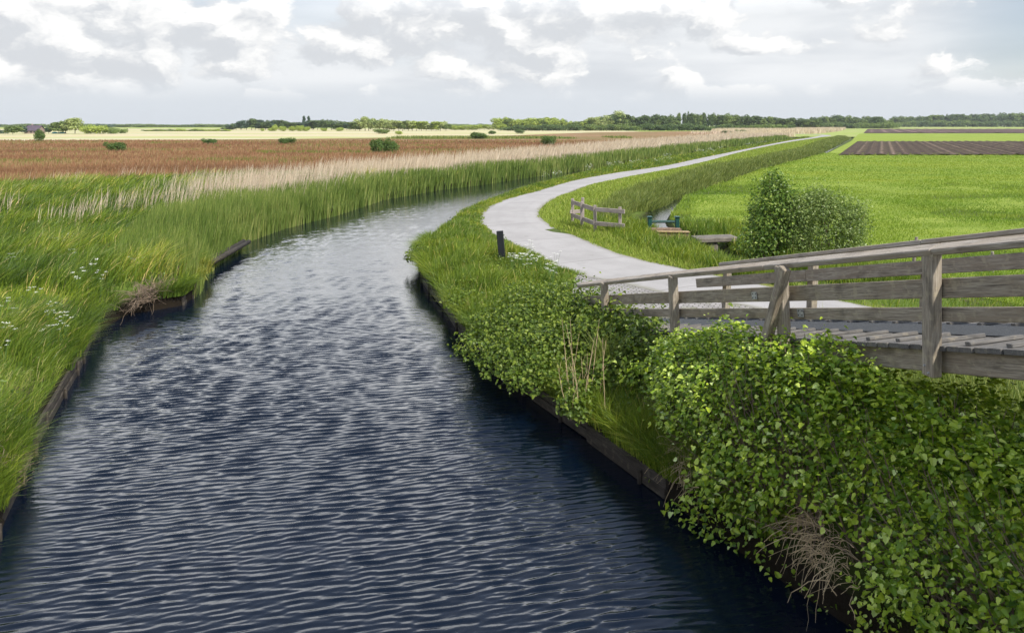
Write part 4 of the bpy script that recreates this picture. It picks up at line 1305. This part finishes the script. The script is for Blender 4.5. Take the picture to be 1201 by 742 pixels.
pars = [parsley() for v in range(3)]
spots = []
for (px, py, n, spx, spy, zone) in ((14, 420, 4, 12, 14, 0), (75, 308, 3, 20, 8, 0), (112, 330, 2, 14, 10, 0), (40, 390, 4, 18, 10, 0), (98, 398, 2, 8, 8, 0), (162, 318, 2, 10, 8, 0), (60, 345, 3, 30, 20, 0),
                                    (606, 322, 7, 14, 6, 1), (618, 312, 4, 12, 5, 1), (640, 330, 4, 16, 8, 1), (655, 345, 3, 10, 6, 1),
                                    (648, 213, 6, 16, 3, 2), (716, 204, 4, 10, 2, 2), (735, 199, 9, 24, 3, 2), (775, 192, 6, 20, 3, 2), (820, 184, 8, 26, 3, 2), (870, 174, 6, 26, 2, 2)):
    for k in range(n):
        spots.append((px + random.gauss(0, spx), py + random.gauss(0, spy), zone))
PLAB = ['white flowering cow parsley in the tall wind-blown grass of the reedy bank', 'white flowering cow parsley in the verge between bollard and railing',
        'white flowering cow parsley on the far verge between path and canal']
first = {0: True, 1: True, 2: True}
used = [False] * 3
for i, (px, py, zn) in enumerate(spots):
    x, y, _ = at(px, py)
    if zn == 0: x = min(x, float(xL(y)) - 0.3)
    else: x = max(min(x, float(vhi(y)) - 0.5), float(xR(y)) + 0.4)
    v = i % 3
    src = pars[v]
    if not used[v]:
        r0 = src[0]; used[v] = True
    else:
        r0 = src[0].copy(); COL.objects.link(r0)
        for c_ in src[1:]:
            d_ = c_.copy(); COL.objects.link(d_); d_.parent = r0
    r0.location = (x, y, float(ground_z(x, y)))
    r0.rotation_euler = (0, 0, random.uniform(0, 6.28))
    sc_ = (0.8 if zn == 0 else 0.85) * random.uniform(.75, 1.1) * max(1.0, y / 45)
    r0.scale = (sc_, sc_, sc_ if zn != 2 else 1.0)
    tag(r0, PLAB[zn], 'wildflower', ('cow parsley on the reedy bank', 'cow parsley in the near verge', 'cow parsley on the far verge')[zn])

# ------------------------------------------------------------------ trees and bushes of the far land
def crown_mesh(name, blobs, n, size, mats, trunk=None, seed=0, up=0.5):
    vol = np.array([b[3] * b[4] * b[5] for b in blobs]) ** 0.67
    idx = rng.choice(len(blobs), n, p=vol / vol.sum())
    bl = np.array(blobs)[idx]
    d = rng.normal(size=(n, 3)); d /= np.linalg.norm(d, axis=1, keepdims=True)
    rag = 1 + 0.25 * np.array([mnoise.noise(Vector(v * 2.6 + i * 3.0 + seed)) for v, i in zip(d, idx)])
    Pt = bl[:, :3] + d * bl[:, 3:6] * ((1 - 0.5 * rng.random(n) ** 1.7) * rag)[:, None]
    Pt[:, 2] = np.maximum(Pt[:, 2], 0.01)
    Nn = d * .7 + np.array([0, 0, up]) + rng.normal(0, .5, (n, 3))
    tn = np.clip(0.5 + rng.normal(0, .24, n), 0, 1)
    return leaves_mesh(name, Pt, Nn, size * (0.7 + .6 * rng.random(n)), OVAL, tn, 0.3)


def rnd_blobs(n, w_, z0, z1, rw, rz):
    return [(random.uniform(-w_, w_), random.uniform(-w_, w_), random.uniform(z0, z1), rw * random.uniform(.7, 1.2), rw * random.uniform(.7, 1.2), rz * random.uniform(.7, 1.2)) for _ in range(n)]


far_leaf = {
    'dark': leaf_mat('far_dark_leaf', [(0.060, 0.098, 0.040), (0.100, 0.150, 0.055), (0.160, 0.210, 0.080)], None, 0.25, 0.7, 0.1),
    'mid': leaf_mat('far_mid_leaf', [(0.105, 0.150, 0.050), (0.165, 0.225, 0.068), (0.25, 0.305, 0.10)], None, 0.25, 0.7, 0.1),
    'bright': leaf_mat('far_bright_leaf', [(0.20, 0.27, 0.055), (0.33, 0.40, 0.085), (0.46, 0.50, 0.14)], None, 0.25, 0.7, 0.1),
    'pale': leaf_mat('far_pale_leaf', [(0.22, 0.27, 0.09), (0.34, 0.39, 0.15), (0.46, 0.49, 0.22)], None, 0.25, 0.7, 0.1),
    'blue': leaf_mat('far_haze_blue_leaf', [(0.060, 0.105, 0.075), (0.095, 0.145, 0.10), (0.13, 0.18, 0.125)], None, 0.2, 0.8, 0.1),  # blue of the distant air is put into this leaf colour
    'bush': leaf_mat('field_bush_leaf', [(0.045, 0.090, 0.018), (0.085, 0.150, 0.030), (0.16, 0.22, 0.05)], None, 0.3, 0.5, 0.3),
}
# unit shapes about 10 m tall
SH = {}
def trunk_into(me_mats, name): pass
for kind_ in ('round', 'oval', 'broad', 'conifer', 'poplar', 'scrub', 'bush'):
    for v in range(3 if kind_ in ('round', 'oval', 'broad', 'scrub') else 2):
        if kind_ == 'round': b = [(0, 0, 5.6, 3.2, 3.2, 3.6)] + rnd_blobs(8, 2.6, 3.2, 8.0, 1.9, 1.7)
        elif kind_ == 'oval': b = [(0, 0, 5.6, 2.2, 2.2, 4.0)] + rnd_blobs(7, 1.5, 3.0, 8.8, 1.4, 1.5)
        elif kind_ == 'broad': b = [(0, 0, 5.0, 4.4, 3.6, 3.2)] + rnd_blobs(11, 4.0, 2.6, 7.8, 2.0, 1.7)
        elif kind_ == 'conifer': b = [(0, 0, 1.5 + 1.15 * k, 1.75 * (1 - k / 8.2), 1.75 * (1 - k / 8.2), .95) for k in range(8)]
        elif kind_ == 'poplar': b = [(random.uniform(-.2, .2), 0, 1.6 + 1.3 * k, .95 - .05 * abs(k - 3), .9, 1.3) for k in range(7)]
        elif kind_ == 'scrub': b = [(0, 0, 3.4, 6.5, 5, 3.6)] + rnd_blobs(12, 6.5, 2.0, 6.5, 3.0, 2.6)
        else: b = [(0, 0, 4.0, 5.5, 5.5, 4.2)] + rnd_blobs(9, 4.6, 2.5, 7.0, 2.8, 2.4)
        n_ = {'scrub': 1500, 'bush': 2600}.get(kind_, 1300)
        cm = crown_mesh(f'{kind_}_crown', b, n_, {'bush': 0.9, 'scrub': 1.15, 'conifer': .8, 'poplar': .75}.get(kind_, 1.0), None, seed=v * 5.1)
        co = np.zeros(len(cm.vertices) * 3, np.float32); cm.vertices.foreach_get('co', co); co = co.reshape(-1, 3)
        SH[kind_, v] = (float(np.percentile(co[:, 2], 98.5)), cm, float(np.percentile(np.abs(co[:, :2]), 97)))
tm = MB()
tm.tube([(0, 0, -0.3), (.05, 0, 2.5), (0, .05, 6.5)], .26, .08, 7)
for k in range(6):
    a = k * 1.1; z = 2.2 + k * .6
    tm.tube([(0, 0, z), (math.cos(a) * 1.1, math.sin(a) * 1.1, z + 1.3)], .09, .03, 5)
tr0 = tm.build('trunk', M['bark'])
TRUNK = tr0.data
bpy.data.objects.remove(tr0)
CROWNS = {}


def tree(px, base, toppx, wpx, shape, leaf, label, group=None, cat='tree', name='tree', Y=None, far=None):
    """a tree measured in the photograph: column, foot row, top row, crown width"""
    if Y is None: Y = min(F * CH / (base - HZ), 1200)
    h = CH - (toppx - HZ) * Y / F
    v = random.randrange(3 if shape in ('round', 'oval', 'broad', 'scrub') else 2)
    key = (shape, v, leaf)
    if key not in CROWNS:
        me = SH[shape, v][1].copy(); me.materials.append(far_leaf[leaf]); CROWNS[key] = me
    root = empty(name, (atY(px, Y), Y, 0))
    hs = h / SH[shape, v][0]
    ws = (wpx * Y / F / 2) / SH[shape, v][2]
    c = bpy.data.objects.new('crown', CROWNS[key]); COL.objects.link(c); c.parent = root
    c.scale = (ws, ws, hs); c.rotation_euler = (0, 0, random.uniform(0, 6.28) if shape not in ('broad', 'scrub') else random.choice((0, 3.14)) + random.uniform(-.3, .3))
    t_ = bpy.data.objects.new('trunk', TRUNK); COL.objects.link(t_); t_.parent = root
    t_.scale = (hs, hs, hs * (0.6 if shape in ('scrub', 'bush') else 1.0))
    tag(root, label, cat, group)
    return root


# single bushes in the sorrel meadow
for px, b_, t_, w_, lf, lab in ((136, 178.5, 167, 20, 'bush', 'round dark bush in the sorrel meadow, the leftmost one'),
                                (46, 167, 152.5, 11, 'bush', 'small dark tree at the pale field edge before the farmhouse'),
                                (246, 170, 163, 14, 'bush', 'small low dark bush at the far edge of the sorrel meadow'),
                                (336, 170, 162, 17, 'bush', 'low dark bush with a peaked middle at the far edge of the sorrel meadow'),
                                (445, 180.5, 163, 19, 'bush', 'taller dark half of the double bush in the sorrel meadow'),
                                (459, 180, 166, 18, 'bush', 'lower round half of the double bush in the sorrel meadow'),
                                (562, 163, 155.5, 19, 'bush', 'flat dark bush where sorrel meadow meets pale field'),
                                (577, 157.6, 153.5, 9, 'bush', 'tiny dark bush just behind the flat bush in the pale field'),
                                (610, 157, 151.5, 11, 'dark', 'small dark rounded bush before the bright wood'),
                                (643, 171.5, 160, 18, 'bush', 'round dark bush behind the dry reeds in the middle of the meadow'),
                                (448, 157, 151.5, 16, 'mid', 'grey green bush in front of the bright tree row'),
                                (468, 158, 154, 9, 'bright', 'small yellow bush on the pale field'),
                                (870, 158, 152.5, 12, 'bush', 'small dark bush standing by the far dry reeds'),
                                (853, 158, 153.5, 13, 'dark', 'flat dark bush beside the far dry reeds')):
    tree(px, b_, t_, w_, 'bush', lf, lab, None, 'bush', 'field_bush')
# left cluster round the farm
for px, b_, t_, w_, sh_, lf, lab in ((4, 157, 152.5, 12, 'scrub', 'blue', 'dark low tree at the left edge beside the farm'),
                                     (15, 158, 148.5, 18, 'round', 'mid', 'broad green tree left of the farmhouse'),
                                     (27, 157, 149, 10, 'round', 'blue', 'dark green tree touching the farmhouse gable'),
                                     (57, 157, 149.5, 8, 'round', 'blue', 'small blue green tree right of the farmhouse'),
                                     (69, 157, 143.5, 16, 'round', 'mid', 'green tree left of the big pale willow'),
                                     (77, 157, 142.5, 14, 'round', 'mid', 'green tree touching the big pale willow'),
                                     (88, 157, 139, 20, 'round', 'pale', 'big pale round willow, tallest near the farm'),
                                     (104, 157, 148.5, 16, 'scrub', 'bright', 'bright bush right of the big pale willow'),
                                     (117, 157, 147, 22, 'scrub', 'bright', 'broad bright green bush in the farm row'),
                                     (131, 157, 148.5, 20, 'scrub', 'mid', 'broad mid green bush in the farm row'),
                                     (144, 156.5, 151, 14, 'scrub', 'mid', 'low green bush ending the farm row')):
    tree(px, b_, t_, w_, sh_, lf, lab)
# dim treeline on the horizon, left
for k in range(62):
    px = -20 + k * 10.2 + random.uniform(-3, 3)
    tree(px, 150.2, 146.2 + random.uniform(-.9, .5), 24, 'scrub', random.choice(['blue', 'mid', 'mid']), 'tree of the low dim treeline on the horizon behind the pale fields', 'dim treeline on the left horizon', Y=random.uniform(880, 960))
for k in range(20):
    px = 172 + k * 5 + random.uniform(-2, 2)
    tree(px, 154, 151.8 + random.uniform(-.6, .6), 10, 'scrub', random.choice(['bright', 'mid']), 'low bright scrub at the far end of the pale field', 'low scrub behind the pale field')
# dark wood with the two spires
for k in range(27):
    px = 266 + k * 5.6 + random.uniform(-1.5, 1.5)
    top = np.interp(px, [266, 272, 280, 290, 300, 315, 325, 335, 350, 372, 385, 400, 414], [149, 147, 144, 141, 140, 143, 141, 144, 144.5, 142, 142, 143.5, 145]) + random.uniform(-1.2, 1.2)
    tree(px, 152.6, top, random.uniform(11, 15), random.choice(['round', 'broad', 'oval']), random.choice(['dark', 'dark', 'blue']), 'dark tree in the wood with the two poplar spires', 'dark wood with the two spires')
tree(356.5, 152.6, 136.6, 3.4, 'poplar', 'blue', 'thin dark poplar spire above the wood, the left of the two')
tree(362.0, 152.6, 136.8, 3.4, 'poplar', 'blue', 'thin dark poplar spire above the wood, the right of the two')
for px, t_, w_ in ((308, 151, 5), (318, 150.2, 7), (322, 146.5, 7), (332, 148.5, 9), (343, 148.5, 9), (352, 147.6, 10), (359, 149, 8), (380, 150.6, 7), (398, 149.6, 9)):
    tree(px, 154, t_, w_, 'bush', 'bright', 'small bright yellow tree before the dark wood', 'bright bushes before the dark wood', 'bush')
# bright row
for k in range(20):
    px = 416 + k * 5.6 + random.uniform(-1.5, 1.5)
    top = np.interp(px, [416, 424, 432, 445, 460, 480, 488, 500, 512, 520, 524], [143, 139, 137.5, 141, 142.5, 143, 142, 145, 143.5, 142.5, 146]) + random.uniform(-1, 1)
    tree(px, 153.6, top, random.uniform(12, 16), random.choice(['round', 'broad', 'oval']), random.choice(['bright', 'pale', 'mid', 'pale']), 'pale green tree in the sunlit row left of centre', 'sunlit tree row left of centre')
for k in range(13):
    px = 528 + k * 5 + random.uniform(-1.5, 1.5)
    tree(px, 152.6, 147.6 - 0.10 * k + random.uniform(-.8, .8), 12, random.choice(['broad', 'scrub']), random.choice(['bright', 'pale', 'bright']), 'low yellow green tree in the gap between sunlit row and bright wood', 'low trees in the gap')
# bright wood and grey willow scrub before it
for k in range(24):
    px = 585 + k * 5 + random.uniform(-1.5, 1.5)
    top = np.interp(px, [585, 590, 600, 640, 660, 670, 690, 700], [140, 138, 140, 138.5, 140.5, 143.5, 140.5, 139]) + random.uniform(-1, 1)
    tree(px, 152.0, top, random.uniform(11, 15), random.choice(['round', 'broad']), 'bright' if random.random() < .8 else 'mid', 'yellow green tree in the bright wood behind grey willow scrub', 'bright wood at centre')
for k in range(30):
    px = 600 + k * 11.0 + random.uniform(-3, 3)
    tree(px, 153.4, 146.6 + random.uniform(-1.2, 1.2), random.uniform(18, 26), 'scrub', random.choice(['dark', 'dark', 'mid']), 'rounded grey green willow scrub along the foot of the wood', 'willow scrub along the wood', 'bush')
# long wood centre to right
for k in range(62):
    px = 694 + k * 4.3 + random.uniform(-2, 2)
    top = np.interp(px, [694, 710, 718, 727, 738, 748, 760, 770, 780, 800, 815, 835, 850, 860, 872, 880, 900, 912, 925, 940, 955, 965],
                    [140, 138, 134, 133, 139, 138.5, 137, 135.5, 138, 134, 133, 134, 137.5, 136, 135, 138, 138.5, 137, 139.5, 141, 141, 140.5]) + random.uniform(-2.2, 2.4)
    con = 795 < px < 842
    tree(px, 152.2, top, random.uniform(5, 8) if con else random.uniform(11, 16), 'conifer' if con and random.random() < .25 else random.choice(['round', 'broad', 'oval']),
         'pale' if px < 735 and random.random() < .5 else random.choice(['dark', 'dark', 'mid']), 'conifer in the dark clump of the long wood' if con else 'green tree of the long wood behind the willow scrub',
         'conifers of the long wood' if con else 'trees of the long wood')
for k in range(22):
    px = 958 + k * 4.0 + random.uniform(-1.5, 1.5)
    top = np.interp(px, [958, 975, 990, 1000, 1012, 1020, 1030, 1034, 1040, 1046], [139, 137, 136.5, 138, 138.5, 137.5, 137.5, 139, 141.5, 143]) + random.uniform(-1.4, 1.8)
    tree(px, 150.4, top, random.uniform(10, 14), random.choice(['round', 'broad']), random.choice(['dark', 'mid']), 'tree of the wood beyond the end of the path', 'wood beyond the end of the path')
tree(1029, 150.6, 137.6, 14, 'round', 'dark', 'dark round tree at the gap where the right hand wood begins')
for k in range(44):
    px = 1050 + k * 4.6 + random.uniform(-2, 2)
    top = np.interp(px, [1048, 1060, 1080, 1100, 1120, 1150, 1180, 1201, 1250], [137.5, 136.5, 136.5, 135.5, 136, 135.5, 134.5, 133.5, 134]) + random.uniform(-1.6, 2.2)
    tree(px, 148.9, top, random.uniform(11, 16), random.choice(['round', 'broad', 'oval']), random.choice(['dark', 'dark', 'mid']), 'dark tree of the wood behind the ploughed fields', 'wood behind the ploughed fields')
for k in range(16):
    px = 1060 + k * 12 + random.uniform(-3, 3)
    tree(px, 149.1, 142.5 + random.uniform(-1, 1), 20, 'scrub', random.choice(['dark', 'mid']), 'rounded scrub at the foot of the wood behind the ploughed fields', 'scrub behind the ploughed fields', 'bush')

for k in range(26):
    px = 880 + k * 6.7 + random.uniform(-2, 2)
    tree(px, 150.8, 144.8 + random.uniform(-1, 1), random.uniform(13, 19), 'scrub', random.choice(['dark', 'mid']), 'rounded scrub at the foot of the wood beyond the end of the path', 'scrub beyond the end of the path', 'bush')

# farmhouse
fy = 330.0
house = empty('farmhouse', (atY(41, fy), fy, 0))
tag(house, 'distant farmhouse with dark purple roof among the trees', 'farmhouse')
hx = atY(41, fy)
def hpt(dx_, dy_, z): return (hx + dx_, fy + dy_, z)
def solid(name, V, Fc, mat, parent):
    me = bpy.data.meshes.new(name); me.from_pydata(V, [], Fc); me.update()
    return link(name, me, mat, parent)
M['house_wall'] = plain_mat('house_brick', (0.30, 0.22, 0.19), 0.9, 0, .2, 2)
M['roof'] = plain_mat('roof_tiles', (0.10, 0.075, 0.10), 0.8, 0, .25, 3)
M['glass'] = plain_mat('window_glass', (0.03, 0.035, 0.04), 0.1, 0, .1, 2)
M['tarp'] = plain_mat('turquoise_sheet', (0.16, 0.50, 0.50), 0.6, 0, .1, 2)
x0, x1, zd, zr = -2.6, 2.6, 1.3, 3.3
wl = solid('wall', [hpt(x0, -3, 0), hpt(x1, -3, 0), hpt(x1, 3, 0), hpt(x0, 3, 0), hpt(x0, -3, zd), hpt(x1, -3, zd), hpt(x1, 3, zd), hpt(x0, 3, zd), hpt(x0, 0, zr - .2), hpt(x1, 0, zr - .2)],
           [(0, 1, 5, 4), (1, 2, 6, 9, 5), (2, 3, 7, 6), (3, 0, 4, 8, 7)], M['house_wall'], house)
solid('roof', [hpt(x0 - .3, -3.3, zd - .1), hpt(x1 + .3, -3.3, zd - .1), hpt(x1 + .3, 0, zr), hpt(x0 - .3, 0, zr), hpt(x0 - .3, 3.3, zd - .1), hpt(x1 + .3, 3.3, zd - .1),
               hpt(x0 - .3, -3.3, zd + .02), hpt(x1 + .3, -3.3, zd + .02), hpt(x1 + .3, 0, zr + .15), hpt(x0 - .3, 0, zr + .15), hpt(x0 - .3, 3.3, zd + .02), hpt(x1 + .3, 3.3, zd + .02)],
      [(0, 1, 2, 3), (3, 2, 5, 4), (6, 9, 8, 7), (9, 10, 11, 8), (0, 6, 7, 1), (4, 5, 11, 10), (0, 3, 9, 6), (3, 4, 10, 9), (1, 7, 8, 2), (2, 8, 11, 5)], M['roof'], house)
MB().board(hpt(-1.2, 0.2, zr - .3), hpt(-1.2, 0.2, zr + .8), (0, 1, 0), .5, .5, .03).build('chimney', M['house_wall'], house)
for dxw in (-1.5, 0.2, 1.6):
    MB().board(hpt(dxw, -3.02, .45), hpt(dxw, -3.02, 1.05), (0, 1, 0), .7, .06, .01).build('window', M['glass'], house)
tx = atY(72.5, fy)
m = MB()
V = []
for i in range(9):
    u = i / 8
    for j in range(5):
        a = math.pi * j / 4
        V.append((tx - 2.6 + 5.2 * u, fy - 2 - math.cos(a) * .9, .9 * math.sin(a) * (0.75 + 0.2 * math.sin(i * 1.3))))
a = (np.arange(8)[:, None] * 5 + np.arange(4)[None]).ravel()
o = link('plastic_sheet', mesh_np('plastic_sheet', V, [np.stack([a, a + 1, a + 6, a + 5], -1)]), M['tarp'])
tag(o, 'long turquoise plastic covered heap before the farm trees', 'covered heap')
